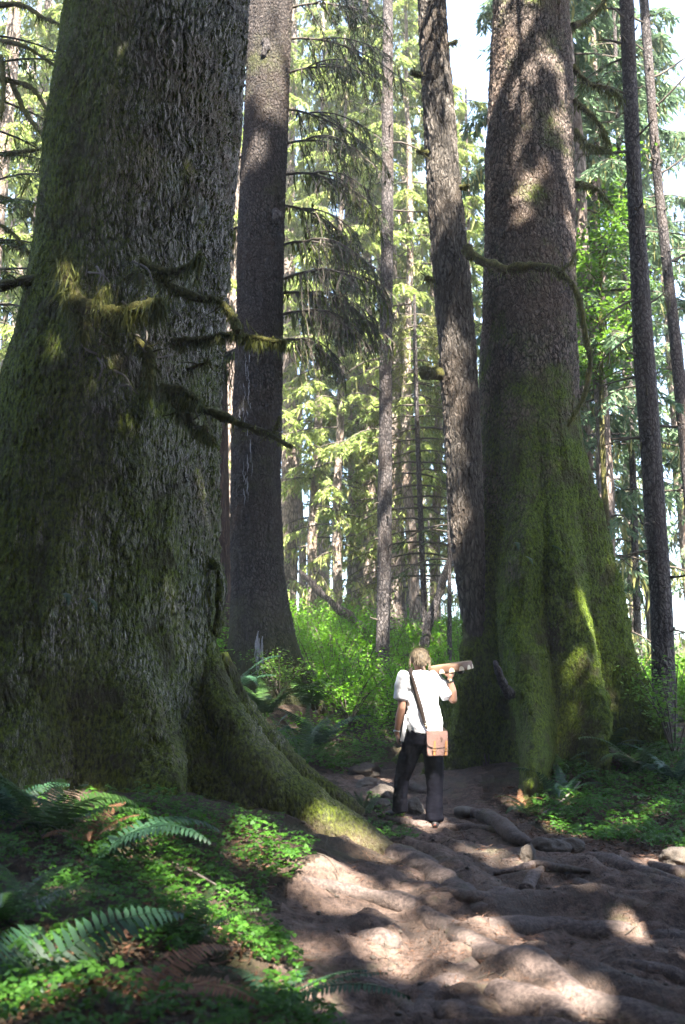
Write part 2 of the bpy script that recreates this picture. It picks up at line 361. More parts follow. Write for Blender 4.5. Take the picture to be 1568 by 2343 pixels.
# root swells under the trodden earth: picture polylines dropped on the ground, (points, half width, height)
SWELL = [([(930, 1960), (1000, 1985), (1060, 2020), (1100, 2070)], .17, .17), ([(690, 2000), (800, 2020), (920, 2045), (1010, 2100), (1090, 2150), (1150, 2185)], .16, .12),
    ([(1120, 2110), (1250, 2095), (1400, 2105), (1600, 2125)], .2, .17), ([(1090, 2165), (1200, 2215), (1330, 2275), (1460, 2318), (1600, 2345)], .15, .15),
    ([(1100, 2180), (1040, 2225), (980, 2280)], .15, .1), ([(860, 2140), (885, 2150)], .12, .13), ([(1170, 2275), (1240, 2290)], .2, .17), ([(1040, 2310), (1090, 2330)], .16, .12),
    ([(1340, 2010), (1430, 2035), (1540, 2050)], .12, .12), ([(1150, 2005), (1250, 2015), (1330, 2010)], .1, .07), ([(1000, 2050), (1090, 2075), (1150, 2070)], .1, .09),
    ([(860, 1855), (960, 1880), (1040, 1890)], .12, .06), ([(800, 2230), (900, 2260), (960, 2330)], .14, .07), ([(740, 2120), (800, 2180)], .12, .06), ([(1440, 2210), (1568, 2240)], .15, .08)]
SW = []
for pl, hw, hh in SWELL:
    pts = np.array([hit(*a) for a in pl])[:, :2]; q = crom(np.c_[pts, np.zeros(len(pts))], 40)[:, :2]; SW.append((q, hw, hh))
def ground(x, y, micro=True):
    x = np.asarray(x, float); y = np.asarray(y, float); z = ground0(x, y)
    near = (x > -5) & (x < 7) & (y > 2) & (y < 16)
    if near.any():
        xx = x[near]; yy = y[near]; b = np.zeros(len(xx))
        wx = xx + 0.05 * vnoise(np.stack([xx * 4, yy * 4, 0 * xx], -1), 5); wy = yy + 0.05 * vnoise(np.stack([xx * 4, yy * 4, 0 * xx + 9], -1), 6)
        for q, hw, hh in SW:
            d2 = np.full(len(xx), 1e9)
            for px, py in q: d2 = np.minimum(d2, (wx - px) ** 2 + (wy - py) ** 2)
            t = np.clip(1 - np.sqrt(d2) / (hw * 1.8), 0, 1); b = np.maximum(b, hh * .8 * (.5 - .5 * np.cos(math.pi * t)))
        if micro:
            qx = xx + .12 * vnoise(np.stack([xx * 2.2, yy * 2.2, 0 * xx], -1), 15); qy = yy + .12 * vnoise(np.stack([xx * 2.2, yy * 2.2, 0 * xx + 3], -1), 16)
            rd = 1 - np.abs(vnoise(np.stack([qx * 1.6 - qy * .7, qy * 3.0 + qx * .9, 0 * xx], -1), 17)); rd2 = 1 - np.abs(vnoise(np.stack([qx * 3.4 + qy * 1.5, qy * 4.5 - qx * 1.2, 0 * xx], -1), 18))
            b = b + 0.03 * fbm(np.stack([xx * 1.7, yy * 1.7, 0 * xx], -1), 1) + 0.016 * fbm(np.stack([xx * 7, yy * 7, 0 * xx], -1), 2) + .035 * sstep(.6, 1, rd) + .02 * sstep(.65, 1, rd2)
        z = z.copy(); z[near] += b
    return z
def gz(x, y): return float(ground(np.array([x]), np.array([y]))[0])
def ghit(xd, yd):
    p = hit(xd, yd); 
    for _ in range(3):
        z = gz(p[0], p[1]); Y = p[1]; q = P(xd, yd, Y); p = P(xd, yd, Y - (z - q[2]) / 0.35 * 0.5)
    p[2] = gz(p[0], p[1]); return p
PATHP = [(600, 2090), (700, 2020), (760, 1980), (900, 1975), (940, 1940), (880, 1890), (850, 1840), (740, 1775), (860, 1735), (1000, 1730), (1095, 1745), (1110, 1850), (1220, 1905), (1400, 1940), (1600, 1985), (1800, 2020)]
PW = [tuple(hit(*a)[:2]) for a in PATHP] + [(6, 4.5), (4.5, 2.0), (-.2, 2.0), (-.35, 5.2)]
xs = np.concatenate([-np.geomspace(300, 4.3, 26), np.arange(-4.2, 5.6, .026), np.geomspace(5.7, 300, 26)])
ys = np.concatenate([-np.geomspace(300, .5, 22), np.arange(0, 3.4, .3), np.arange(3.5, 14, .026), np.arange(14.1, 24, .2), np.geomspace(24.3, 600, 40)])
X, Yg = np.meshgrid(xs, ys); Z = ground(X, Yg)
gi = np.arange(len(xs) * len(ys)).reshape(len(ys), len(xs))
quads = np.stack([gi[:-1, :-1], gi[:-1, 1:], gi[1:, 1:], gi[1:, :-1]], -1).reshape(-1, 4)
GV = np.stack([X, Yg, Z], -1).reshape(-1, 3); cen = GV[quads].mean(1)
jx = .09 * fbm(cen * [2.5, 2.5, 0], 31); jy = .09 * fbm(cen * [2.5, 2.5, 0] + 7, 32)
isp = inpoly(cen[:, 0] + jx, cen[:, 1] + jy, PW)
for nm, sel, mt in (('ground', ~isp, 'ground'), ('path', isp, 'path')):
    q = quads[sel]; u, inv = np.unique(q, return_inverse=True); mb = MB(); mb.add(GV[u], inv.reshape(-1, 4)); solo(nm, mb, M[mt], kind='structure')

# ------------------------------------------------------------------ trunks
def lev(rows, Y):
    out = []
    for yd, xl, xr in rows:
        a = P(xl, yd, Y); b = P(xr, yd, Y); out.append((a[2], (a[0] + b[0]) / 2, Y, (b[0] - a[0]) / 2))
    return sorted(out)
def trunk(levels, ztop, z0, lobes=(), nth=300, dz=0.02, zfine=9.0, seed=0, lean=None, wob=0.03):
    L = np.array(levels); 
    zs = [z0]
    while zs[-1] < ztop: zs.append(zs[-1] + (dz if zs[-1] < zfine else 0.12))
    zs = np.array(zs)
    def ip(c, s=0.25):
        e = np.linspace(-s, s, 9); v = np.mean([np.interp(zs + d, L[:, 0], L[:, c]) for d in e], 0)
        sl = (L[-1, c] - L[-3, c]) / (L[-1, 0] - L[-3, 0]); hi = zs > L[-1, 0] - s
        v[hi] = L[-1, c] + (zs[hi] - L[-1, 0]) * sl; return v
    cx, cy, r = ip(1), ip(2), np.maximum(ip(3), 0.03)
    th = np.arange(nth) * 2 * math.pi / nth
    RR = np.repeat(r[:, None], nth, 1)
    ex = np.zeros_like(RR)
    for t0, tab, hw in lobes:
        tab = np.array(sorted(tab)); rl = np.interp(zs, tab[:, 0], tab[:, 1]); 
        e = 0.12; rl = np.mean([np.interp(zs + d, tab[:, 0], tab[:, 1]) for d in np.linspace(-e, e, 7)], 0)
        add = np.maximum(rl - r, 0) * sstep(tab[-1, 0], tab[-1, 0] - 1.3, zs)
        wdt = hw / np.maximum(rl, .1)
        tt = R(t0) + 0.10 * np.sin(zs * 2.1 + t0)
        d = (th[None, :] - tt[:, None] + math.pi) % (2 * math.pi) - math.pi
        ex = np.maximum(ex, add[:, None] * np.exp(-np.abs(d / wdt[:, None]) ** 1.7))
    D = np.stack([np.cos(th)[None, :] * np.ones((len(zs), 1)), np.sin(th)[None, :] * np.ones((len(zs), 1)), zs[:, None] * np.ones((1, nth))], -1)
    RR = RR * (1 + wob * fbm(D * [2.2, 2.2, .7], seed) + wob * 0.5 * fbm(D * [6, 6, 1.1], seed + 5)) * (1 + .012 * fbm(np.stack([np.cos(th)[None, :] * r[:, None], np.sin(th)[None, :] * r[:, None], zs[:, None] + 0 * th[None, :]], -1) * [9, 9, 5], seed + 21)) + ex * (1 + 0.15 * fbm(D * [5, 5, 2.2], seed + 9) + .07 * fbm(D * [11, 11, 6], seed + 14))
    V = np.stack([cx[:, None] + RR * np.cos(th), cy[:, None] + RR * np.sin(th), zs[:, None] * np.ones((1, nth))], -1)
    mb = MB(); k = len(zs); i = np.arange(k - 1)[:, None] * nth; j = np.arange(nth)[None, :]; j2 = (j + 1) % nth
    mb.add(V.reshape(-1, 3), np.stack([i + j, i + j2, i + nth + j2, i + nth + j], -1).reshape(-1, 4))
    return mb, V
def fuzz(V, n, keep, lo=.02, hi=.05, r=rng):
    """short moss blades standing on a trunk surface, where keep(points) is high"""
    k, m, _ = V.shape
    i = r.integers(1, k - 1, n * 3); j = r.integers(0, m, n * 3); p = V[i, j]
    kp = r.random(n * 3) < keep(p); i, j, p = i[kp][:n], j[kp][:n], p[kp][:n]
    du = V[i, (j + 1) % m] - V[i, j - 1]; dv = V[np.minimum(i + 1, k - 1), j] - V[i - 1, j]; nn = norm(np.cross(du, dv))
    a = norm(nn * 0.7 + np.array([0, 0, -0.75]) + 0.5 * r.normal(size=nn.shape)); b = perp(a, r)
    mb = MB(); kites(mb, p - nn * .012, a, b, r.uniform(lo, hi, len(p)), r.uniform(.006, .014, len(p))); return mb
def drape(mb, pts, n, lo, hi, wlo=.004, whi=.012, m=1, r=rng, spread=.03):
    """moss hanging from a branch"""
    pts = np.asarray(pts); i = r.integers(0, len(pts), n); c = pts[i] + r.normal(size=(n, 3)) * spread
    clump = 0.35 + 0.9 * np.abs(vnoise(pts[i] * 6.0, 77))
    a = norm(np.array([0, 0, -1.0]) + r.normal(size=(n, 3)) * .28); kites(mb, c, a, perp(a, r), r.uniform(lo, hi, n) * clump, r.uniform(wlo, whi, n), m)

# ---- the giant on the left
GL = thing('giant_spruce', 'massive mossy spruce filling the left side with flaring buttress roots', 'tree', (-2.05, 9.0, 0.7))
lv = lev([(0, 158, 560), (200, 132, 550), (400, 104, 533), (600, 78, 522), (800, 42, 510), (1000, -25, 503), (1200, -60, 498), (1400, -90, 490), (1550, -120, 484), (1700, -150, 482), (1900, -190, 500), (2000, -200, 510)], 9.0)
lb = [(-22, [(0, 4.6), (.2, 3.7), (.36, 3.15), (.54, 2.75), (.86, 2.12), (1.33, 1.6), (1.7, 1.36), (2.2, 1.18), (3.0, 1.08)], .30), (-58, [(.5, 2.6), (.85, 2.15), (1.2, 1.75), (1.6, 1.45), (2.1, 1.24), (2.9, 1.1)], .42),
      (6, [(.4, 2.9), (.85, 2.25), (1.2, 1.75), (1.6, 1.38), (2.1, 1.1)], .26), (-100, [(.6, 2.1), (1.0, 1.72), (1.4, 1.45), (2.0, 1.25), (3.2, 1.1)], .5),
      (-150, [(.6, 2.6), (1.2, 2.0), (2.0, 1.5), (3.2, 1.2)], .5), (70, [(.5, 2.2), (1.5, 1.5), (2.5, 1.1)], .4), (150, [(.5, 2.4), (1.5, 1.6), (2.5, 1.2)], .4)]
mb, VL = trunk(lv, 17, 0.25, lb, 620, 0.016, 9.2, 3); part('trunk', mb, M['bark_giant'], GL)
part('moss', fuzz(VL[:560], 26000, lambda p: np.clip(0.02 + 0.55 * sstep(3.2, 1.2, p[:, 2]) + 0.55 * sstep(-2.1, -2.9, p[:, 0]) - 0.7 * sstep(-1.9, -1.2, p[:, 0]) * sstep(2.2, 3.2, p[:, 2]) + .35 * fbm(p * 1.6, 41), 0, 1), .012, .028), M['moss_fuzz'], GL, kind='stuff')
def mossy(name, pl, Y0, Y1, r0, r1, parent, nd, lo=.03, hi=.12, fork=None, label=None):
    pts = [P(x, y, Y0 + (Y1 - Y0) * t) for (x, y), t in zip(pl, np.linspace(0, 1, len(pl)))]
    mb = MB(); r0, r1 = r0 * 1.35, r1 * 1.2; q = tube(mb, pts, [r0, r1], 8, 10 * len(pl), .5, 0, len(pl) + int(pl[0][0]))
    for i in range(3, len(q) - 3, 7):           # snapped side twigs
        d = norm(rng.normal(size=3) + [0, -.4, .1]); l = rng.uniform(.05, .2); tube(mb, [q[i], q[i] + d * l * .5, q[i] + d * l + [0, 0, rng.normal() * .03]], [.010, .003], 5, 6, .3)
    q0 = q
    if fork:
        for f in fork:
            fp = [P(x, y, f[1]) for x, y in f[0]]; q2 = tube(mb, fp, [r1 * 1.1, r1 * .6], 6, 12, .3, 0, 3); q0 = np.vstack([q0, q2])
    if nd: drape(mb, q0, int(nd * 2.6), lo, hi * 1.3, wlo=.006, whi=.016, spread=max(r0, r1) * .5)
    n2 = nd // 2 + 60; i = rng.integers(0, len(q0), n2); a = norm(rdir(n2) + [0, 0, .1]); kites(mb, q0[i], a, perp(a), rng.uniform(r1 * 1.3, r1 * 1.6 + .02, n2) , .009, 1)
    return part(name, mb, [M['moss_wood'], M['moss_hang']], parent, label=label)
B = lambda *a, **k: mossy('branch', *a, **k)
B([(-20, 660), (60, 642), (130, 628), (190, 632)], 8.6, 8.2, .035, .03, GL, 120)
B([(140, 575), (152, 610), (165, 655), (180, 720), (190, 750)], 7.9, 7.75, .03, .055, GL, 700, .05, .3, label='stub branch smothered in hanging moss')
B([(185, 700), (240, 715), (300, 708), (345, 700), (372, 692)], 7.8, 7.5, .05, .03, GL, 520, .03, .22, fork=[([(235, 712), (232, 680), (245, 660)], 7.7)])
B([(325, 598), (380, 622), (430, 612), (458, 582)], 8.0, 7.7, .03, .02, GL, 130, fork=[([(458, 582), (456, 600), (452, 640)], 7.7)])
B([(360, 628), (385, 650), (440, 678), (500, 690), (530, 722), (548, 762)], 8.0, 7.6, .03, .026, GL, 330, .03, .12)
B([(395, 785), (470, 775), (530, 765), (590, 775), (655, 783)], 8.0, 7.7, .026, .014, GL, 420, .03, .14)
B([(305, 775), (335, 800), (345, 835), (338, 890)], 7.95, 7.7, .03, .03, GL, 420, .04, .2)
B([(375, 888), (420, 898), (455, 915)], 8.0, 7.7, .035, .02, GL, 220, .03, .14)
B([(400, 918), (470, 940), (540, 965), (610, 993), (668, 1024)], 8.0, 7.5, .032, .014, GL, 140, .02, .06, fork=[([(622, 998), (632, 980), (640, 952)], 7.6)])
B([(405, 925), (445, 975), (470, 985), (486, 1010)], 8.0, 7.7, .03, .015, GL, 240, .04, .16)
B([(255, 740), (262, 770), (250, 800)], 7.8, 7.7, .025, .03, GL, 240, .04, .14)
B([(290, 640), (318, 625), (325, 660)], 8.0, 7.75, .02, .02, GL, 120)
B([(430, 845), (470, 832), (480, 828)], 8.0, 7.8, .012, .008, GL, 40)
for k in range(16):                           # little dead twigs poking out of the whorl
    x0, y0 = rng.uniform(190, 420), rng.uniform(590, 920); an = rng.uniform(-.6, 3.6); l = rng.uniform(30, 90)
    mb = MB(); tube(mb, [P(x0, y0, 8.1), P(x0 + l * .5 * math.cos(an), y0 + l * .5 * math.sin(an), 7.85), P(x0 + l * math.cos(an + .4), y0 + l * math.sin(an + .4), 7.75)], [.011, .004], 5, 8, .2)
    part('twig', mb, M['dead_wood'], GL)
def gl_root(pl, rad, seed):
    mb = MB(); tube(mb, [P(*a) for a in pl], rad, 30, 150, .16, 0, seed); return part('root', mb, M['bark_giant'], GL)
gl_root([(455, 1380, 8.85), (478, 1530, 8.65), (525, 1660, 8.45), (595, 1765, 8.25), (680, 1855, 8.15), (790, 1925, 8.05), (890, 1970, 7.95), (1000, 2005, 7.8)], [.05, .12, .2, .23, .22, .2, .15, .06], 3)
gl_root([(500, 1500, 9.4), (560, 1640, 9.5), (610, 1710, 9.5), (670, 1765, 9.5), (740, 1815, 9.5), (830, 1860, 9.5)], [.08, .15, .17, .16, .13, .05], 5)
# burl arch on the right flank
mb = MB(); tube(mb, [P(486, 1290, 8.75), P(500, 1300, 8.7), P(506, 1340, 8.7), P(503, 1400, 8.7), P(494, 1455, 8.75)], [.05, .04, .045, .05, .04], 10, 26, .3); drape(mb, [P(503, y, 8.7) for y in range(1295, 1450, 5)], 160, .02, .06)
part('burl', mb, [M['bark_giant'], M['moss_fuzz']], GL)

# ---- the giant on the right
GR = thing('giant_spruce', 'huge right-hand spruce, moss-coated base and sun-flecked upper trunk', 'tree', (2.4, 12.3, 1.2))
lv = lev([(0, 1130, 1300), (200, 1120, 1308), (400, 1113, 1314), (600, 1108, 1315), (800, 1102, 1318), (950, 1100, 1325), (1100, 1098, 1336), (1200, 1096, 1345), (1300, 1095, 1352), (1400, 1095, 1356), (1500, 1098, 1360), (1600, 1105, 1360), (1700, 1115, 1360)], 12.3)
lb = [(-108, [(.3, 3.2), (.6, 2.6), (.95, 2.15), (1.2, 1.75), (1.5, 1.42), (2.0, 1.2), (2.6, 1.04), (3.4, .92), (4.6, .8)], .33), (-160, [(.8, 1.6), (1.3, 1.25), (2.0, 1.1), (3.0, .95), (4.2, .8)], .30), (-24, [(.9, 1.9), (1.5, 1.45), (2.1, 1.2), (3.0, 1.0), (4.0, .86), (5.2, .75)], .30),
      (-72, [(.9, 1.7), (1.3, 1.4), (1.8, 1.2), (2.5, 1.04), (3.4, .9), (4.6, .78)], .36), (20, [(1, 1.9), (2, 1.25), (3, 1.0), (4, .85)], .35), (100, [(1, 1.8), (2, 1.2), (3, .95)], .4), (160, [(1, 1.8), (2, 1.2), (3, .95)], .4)]
mb, VR = trunk(lv, 20, 0.5, lb, 460, 0.018, 11.4, 13); part('trunk', mb, M['bark_right'], GR)
part('moss', fuzz(VR[:330], 26000, lambda p: np.clip(0.85 * sstep(5.5, 3.0, p[:, 2]) + .35 * fbm(p * 1.5, 43), 0, 1), .02, .05), M['moss_green'], GR, kind='stuff')
mb = MB(); tube(mb, [P(1165, 1590, 11.2), P(1150, 1560, 11.0), P(1140, 1535, 10.9), P(1132, 1512, 10.9)], [.06, .04, .04, .02], 7, 16, .35); part('snag', mb, M['bark_slim'], GR)
mossb = lambda pl, Y0, Y1, r0, r1, nd, **k: mossy('branch', pl, Y0, Y1, r0, r1, GR, nd, **k)
for pl in ([(1310, 150), (1345, 190), (1395, 205), (1425, 225)], [(1312, 230), (1350, 260), (1380, 300), (1390, 330)], [(1312, 300), (1345, 330), (1400, 345)], [(1310, 60), (1350, 40), (1400, -20)], [(1312, 420), (1360, 430), (1400, 470)]):
    mossb(pl, 12.2, 12.4, .035, .012, 200, lo=.04, hi=.2)

SHADE_BOUGHS = [(z, -1.57 + a, L) for z, a, L in zip(rng.uniform(11.9, 16.5, 11), rng.uniform(-.75, .95, 11), rng.uniform(2.2, 4.2, 11))]
# ---- the leaning one grown against it
LN = thing('leaning_hemlock', 'bare leaning trunk grown against the left flank of the huge right-hand spruce', 'tree', (1.5, 11.9, 1.3))
lv = lev([(-200, 945, 1008), (0, 955, 1019), (200, 966, 1036), (400, 976, 1052), (600, 988, 1072), (784, 1004, 1089), (984, 1016, 1100), (1184, 1027, 1106), (1334, 1044, 1110), (1440, 1064, 1112), (1560, 1085, 1115), (1700, 1100, 1120)], 11.9)
mb, V = trunk(lv, 13, .6, [], 200, .02, 10.5, 23); part('trunk', mb, M['bark_leaner'], LN)
mossy('branch', [(1066, 572), (1085, 588), (1120, 602), (1150, 616), (1200, 612), (1250, 612), (1280, 625), (1318, 665), (1335, 740), (1350, 830), (1335, 910), (1300, 975)], 11.6, 11.0, .05, .02, LN, 420, lo=.03, hi=.12, fork=[([(1278, 625), (1305, 603), (1321, 572)], 11.2)], label='mossy branch sweeping across the huge spruce')
mossy('branch', [(1004, 856), (990, 854), (976, 852)], 11.85, 11.5, .05, .06, LN, 0, label='broken stub')
for x, y, dx in ((975, 350, -22), (1052, 430, 20), (962, 170, -20), (990, 640, -15), (1030, 100, 15)):
    mossy('branch', [(x, y), (x + dx, y - 4)], 11.8, 11.7, .03, .02, LN, 20)

# ---- dark trunk with resin streaks
DK = thing('dark_spruce', 'dark straight spruce with pale resin streaks, just right of the left giant', 'tree', (-1.1, 15, 2.0))
lv = lev([(-150, 577, 672), (0, 570, 670), (250, 560, 660), (500, 546, 651), (784, 541, 646), (984, 531, 645), (1184, 526, 642), (1334, 529, 652), (1430, 526, 672), (1520, 518, 690), (1620, 510, 700)], 15.0)
lb = [(-20, [(1.4, 1.1), (2.1, .82), (2.7, .6), (3.3, .45)], .2), (-80, [(1.4, .9), (2.2, .7), (3.0, .5)], .25), (-150, [(1.4, .9), (2.4, .62), (3.2, .45)], .22)]
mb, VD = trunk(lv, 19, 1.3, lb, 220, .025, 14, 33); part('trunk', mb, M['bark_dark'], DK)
M['resin'] = simple('resin', (.17, .17, .19), .7, .6, 40, .004, .3)
def on_trunk(V, xd, yd, lift=.02):
    px, py, d = proj(V); e = (px - xd) ** 2 + (py - yd) ** 2 + 1e6 * (V[..., 1] > V[..., 1].mean(1, keepdims=True)); i = np.unravel_index(np.argmin(e), e.shape); p = V[i].copy(); p[1] -= lift; return p
for k in range(34):
    x0 = 566 + rng.normal() * 7 - k * .1; y0 = rng.uniform(800, 1160); l = rng.uniform(8, 48)
    mb = MB(); pts = [on_trunk(VD, x0 + rng.normal() * .7, y0 + l * t) for t in np.linspace(0, 1, 6)]; tube(mb, pts, [.003, rng.uniform(.006, .015), .010, .003], 5, 14, .8, flat=.4, seed=k)
    part('resin_streak', mb, M['resin'], DK)
mb = MB()
for k in range(14):
    x0 = 594 + rng.normal() * 5; y0 = rng.uniform(1440, 1500); pts = [on_trunk(VD, x0 + (rng.normal() * 1.5), y0 + 10 * t, .03) for t in range(6)]; tube(mb, pts, [.01, .025, .02, .008], 6, 14, .5, flat=.5, seed=k)
part('resin_patch', mb, M['resin'], DK)
for pl in ([(607, 92), (608, 110), (602, 130)], [(628, 480), (634, 495), (630, 512)]):
    mb = MB(); tube(mb, [P(x, y, 14.66) for x, y in pl], [.06, .09, .06], 10, 18, .4); part('burl', mb, M['bark_slim'], DK)

# ---- cedar behind
CD = thing('red_cedar', 'reddish stringy-barked cedar half hidden between the left giant and the dark spruce', 'tree', (-2.0, 17, 2.3))
mb, V = trunk(lev([(0, 470, 508), (500, 466, 512), (900, 462, 520), (1200, 458, 527), (1480, 450, 540), (1600, 440, 548)], 17.0), 18, 1.6, [], 90, .05, 15, 43); part('trunk', mb, M['bark_cedar'], CD)

# ------------------------------------------------------------------ boughs and crowns
def bough(mb, p0, d, L, r0, droop, ntw, tl, nk, kl, kw, nm, ml, r, m_n=1, m_m=2, up=0.0, seg=6, hang=0.0):
    """one drooping conifer bough: axis, side twigs hanging from it, needle kites, strands of moss"""
    p0 = np.asarray(p0, float); d = np.asarray(d, float); t = np.linspace(0, 1, seg)[:, None]
    ax = p0 + d * L * t + np.array([0, 0, 1.0]) * (up * L * t - droop * L * t ** 2) + np.cumsum(r.normal(size=(seg, 3)) * .025 * L / seg, 0) * (t > 0)
    tube(mb, ax, np.linspace(r0, r0 * .25, seg), 4)
    side = norm(np.cross(d, [0, 0, 1.0]))
    s = r.uniform(.12, 1, ntw); i = np.minimum((s * (seg - 1)).astype(int), seg - 2); f = (s * (seg - 1) - i)[:, None]
    base = ax[i] * (1 - f) + ax[i + 1] * f; sg = r.choice([-1, 1], ntw)[:, None]
    tw = norm(side * sg * r.uniform(.4, 1.1, (ntw, 1)) + d * r.uniform(.3, .9, (ntw, 1)) + np.array([0, 0, -1.0]) * (r.uniform(.15, .7, (ntw, 1)) + hang))
    ll = tl * r.uniform(.5, 1.1, ntw) * (1.15 - .55 * s)
    e1 = base + tw * ll[:, None] * .5; e2 = e1 + norm(tw + [0, 0, -.9]) * ll[:, None] * .5
    b = perp(tw, r) * (r0 * .16 + .002 + .004 * (hang > .5))
    mb.add(np.stack([base - b, base + b, e1 + b * .7, e1 - b * .7], 1).reshape(-1, 3), np.arange(ntw * 4).reshape(-1, 4), 0)
    mb.add(np.stack([e1 - b * .7, e1 + b * .7, e2 + b * .3, e2 - b * .3], 1).reshape(-1, 3), np.arange(ntw * 4).reshape(-1, 4), 0)
    if nk:
        j = np.repeat(np.arange(ntw), nk); q = r.random((len(j), 1)); c = np.where(q < .5, base[j] + (e1 - base)[j] * q * 2, e1[j] + (e2 - e1)[j] * (q - .5) * 2)
        ta = norm((e2 - base)[j]); a = norm(ta + .75 * norm(np.cross(ta, np.array([0, 0, 1.0]))) * r.choice([-1, 1], (len(j), 1)) + r.normal(size=(len(j), 3)) * .22 + [0, 0, -.12])
        kites(mb, c, a, norm(np.cross(a, [0, 0, 1.0]) + r.normal(size=(len(j), 3)) * .3), r.uniform(.6, 1.2, len(j)) * kl, r.uniform(.6, 1.2, len(j)) * kw, m_n)
    if nm:
        i = r.integers(0, seg - 1, nm); f = r.random((nm, 1)); c = ax[i] * (1 - f) + ax[i + 1] * f
        h = nm // 2; j = r.integers(0, ntw, h); c[:h] = (base[j] + (e1 - base)[j] * r.random((h, 1)))
        a = norm(np.array([0, 0, -1.0]) + r.normal(size=(nm, 3)) * .2); kites(mb, c, a, perp(a, r), r.uniform(.3, 1, nm) ** 2 * ml, r.uniform(.5, 1.2, nm) * ml * .1, m_m)
# hanging boughs of the dark spruce
for k, (y, x, L, dr, ang, ntw) in enumerate([(20, 660, 1.6, .45, -.2, 26), (90, 655, 1.9, .5, .1, 26), (170, 655, 1.5, .45, -.4, 24), (250, 650, 1.7, .55, .3, 26), (330, 650, 1.5, .6, -.3, 24), (400, 650, 1.6, .6, 0, 26), (470, 648, 1.3, .6, .4, 20),
        (560, 646, 1.5, .55, -.2, 30), (640, 645, 1.7, .5, -.5, 46), (670, 645, 1.6, .55, .1, 46), (720, 645, 1.3, .6, -.3, 40), (780, 645, .9, .7, -.2, 26), (140, 562, 1.2, .5, 2.6, 20), (360, 552, 1.1, .5, 2.9, 18), (520, 546, 1.0, .5, 2.5, 18), (800, 540, .6, .7, 2.4, 14)]):
    r = np.random.default_rng(100 + k); mb = MB(); d = norm(np.array([math.cos(ang), math.sin(ang), .05])); p = P(x, y, 15.0)
    bare = y >= 400
    bough(mb, p, d, L, .026, dr, int(ntw * 1.2), 1.0 if bare else .8, 8 if bare else 13, .11, .017, 150 if bare else 40, .4, r, 1, 2, .12, 9, .9)
    bough(mb, p + d * L * .25, norm(d + [0, -.5, -.1]), L * .7, .018, dr, ntw, .8, 7 if bare else 12, .11, .017, 20, .25, r, 1, 2, .05, 7, .8); bough(mb, p + d * L * .35, norm(d + [0, .5, .1]), L * .65, .018, dr, ntw, .8, 7 if bare else 12, .11, .017, 20, .25, r, 1, 2, .05, 7, .8)
    if bare: bough(mb, p + d * L * .3, norm(d + [.2, .3, -.3]), L * .7, .016, dr, 24, .7, 4, .1, .02, 40, .3, r, 1, 2, 0, 7)
    part('bough', mb, [M['twig'], M['needle_dark'], M['moss_fuzz']], DK)  # darker needles and moss imitate the boughs' backlit shade

for k, (z, az, L) in enumerate(SHADE_BOUGHS):    # unseen boughs added just above the picture to dapple the spruce's trunk
    r = np.random.default_rng(700 + k); mb = MB(); d = np.array([math.cos(az), math.sin(az), 0]); bough(mb, [2.3, 12.3 - .45, z], d, L, .05, .22, 34, .75, 16, .13, .035, 30, .4, r, 1, 2, .12, 9, .2)
    part('bough', mb, [M['twig'], M['needle_dark'], M['moss_fuzz']], GR)
# slim trunks that stand nearer than the far wood
def slim(name, label, rows, Y, z0, ztop, mat='bark_slim', seed=0, stubs=0, boughs=(), group=None, nth=40, needle='needle', lob=()):
    lv = lev(rows, Y); o = thing(name, label, 'tree', (lv[0][1], Y, z0 + .3), group)
    mb, V = trunk(lv, ztop, z0, lob, nth, .05, 14, seed, wob=.05); part('trunk', mb, M[mat], o)
    r = np.random.default_rng(seed); L = np.array(lv); mb = MB()
    for k in range(stubs):
        z = r.uniform(z0 + 1.0, min(ztop, 13)); x = np.interp(z, L[:, 0], L[:, 1]); rr = np.interp(z, L[:, 0], L[:, 3]); a = r.uniform(0, 6.28); d = np.array([math.cos(a), math.sin(a), r.uniform(-.2, .3)])
        p = np.array([x, Y, z]) + d * rr * .8; l = r.choice([.06, .1, .16, .35], p=[.4, .3, .2, .1]); tube(mb, [p, p + d * l * .6, p + d * l + [0, 0, r.normal() * .05]], [.02, .014, .008], 5, 6, .3)
    if stubs: part('branch_stubs', mb, M['twig'], o, kind='stuff')
    for k, (y, ang, Lg, dr, up, ntw, nk, nm) in enumerate(boughs):
        z = P(784, y, Y)[2]; x = np.interp(z, L[:, 0], L[:, 1]); mb = MB(); d = np.array([math.cos(ang), math.sin(ang), 0])
        bough(mb, [x, Y, z], d, Lg, .022, dr, ntw, .6, nk, .11, .024, nm, .28, r, 1, 2, up, 8); part('bough', mb, [M['twig'], M[needle], M['moss_hang']], o)
    return o
slim('slim_hemlock', 'slim straight dark trunk at the centre rising from bright shrubs', [(0, 876, 899), (400, 874, 901), (784, 869, 898), (984, 867, 897), (1184, 864, 897), (1400, 861, 893), (1530, 858, 892), (1640, 852, 896)], 17.0, 1.7, 19, seed=51, stubs=40,
     boughs=[(330, -.3, .9, .9, .2, 4, 0, 14), (480, -.1, .8, -.1, -.2, 4, 0, 30), (170, .6, 1.0, .3, .1, 14, 12, 10), (230, 2.6, .9, .4, .1, 12, 12, 10), (60, 3.4, 1.1, .4, 0, 16, 12, 12), (700, 0, .5, -.1, 0, 3, 0, 4), (820, 2.9, .9, .5, .1, 6, 0, 8)])
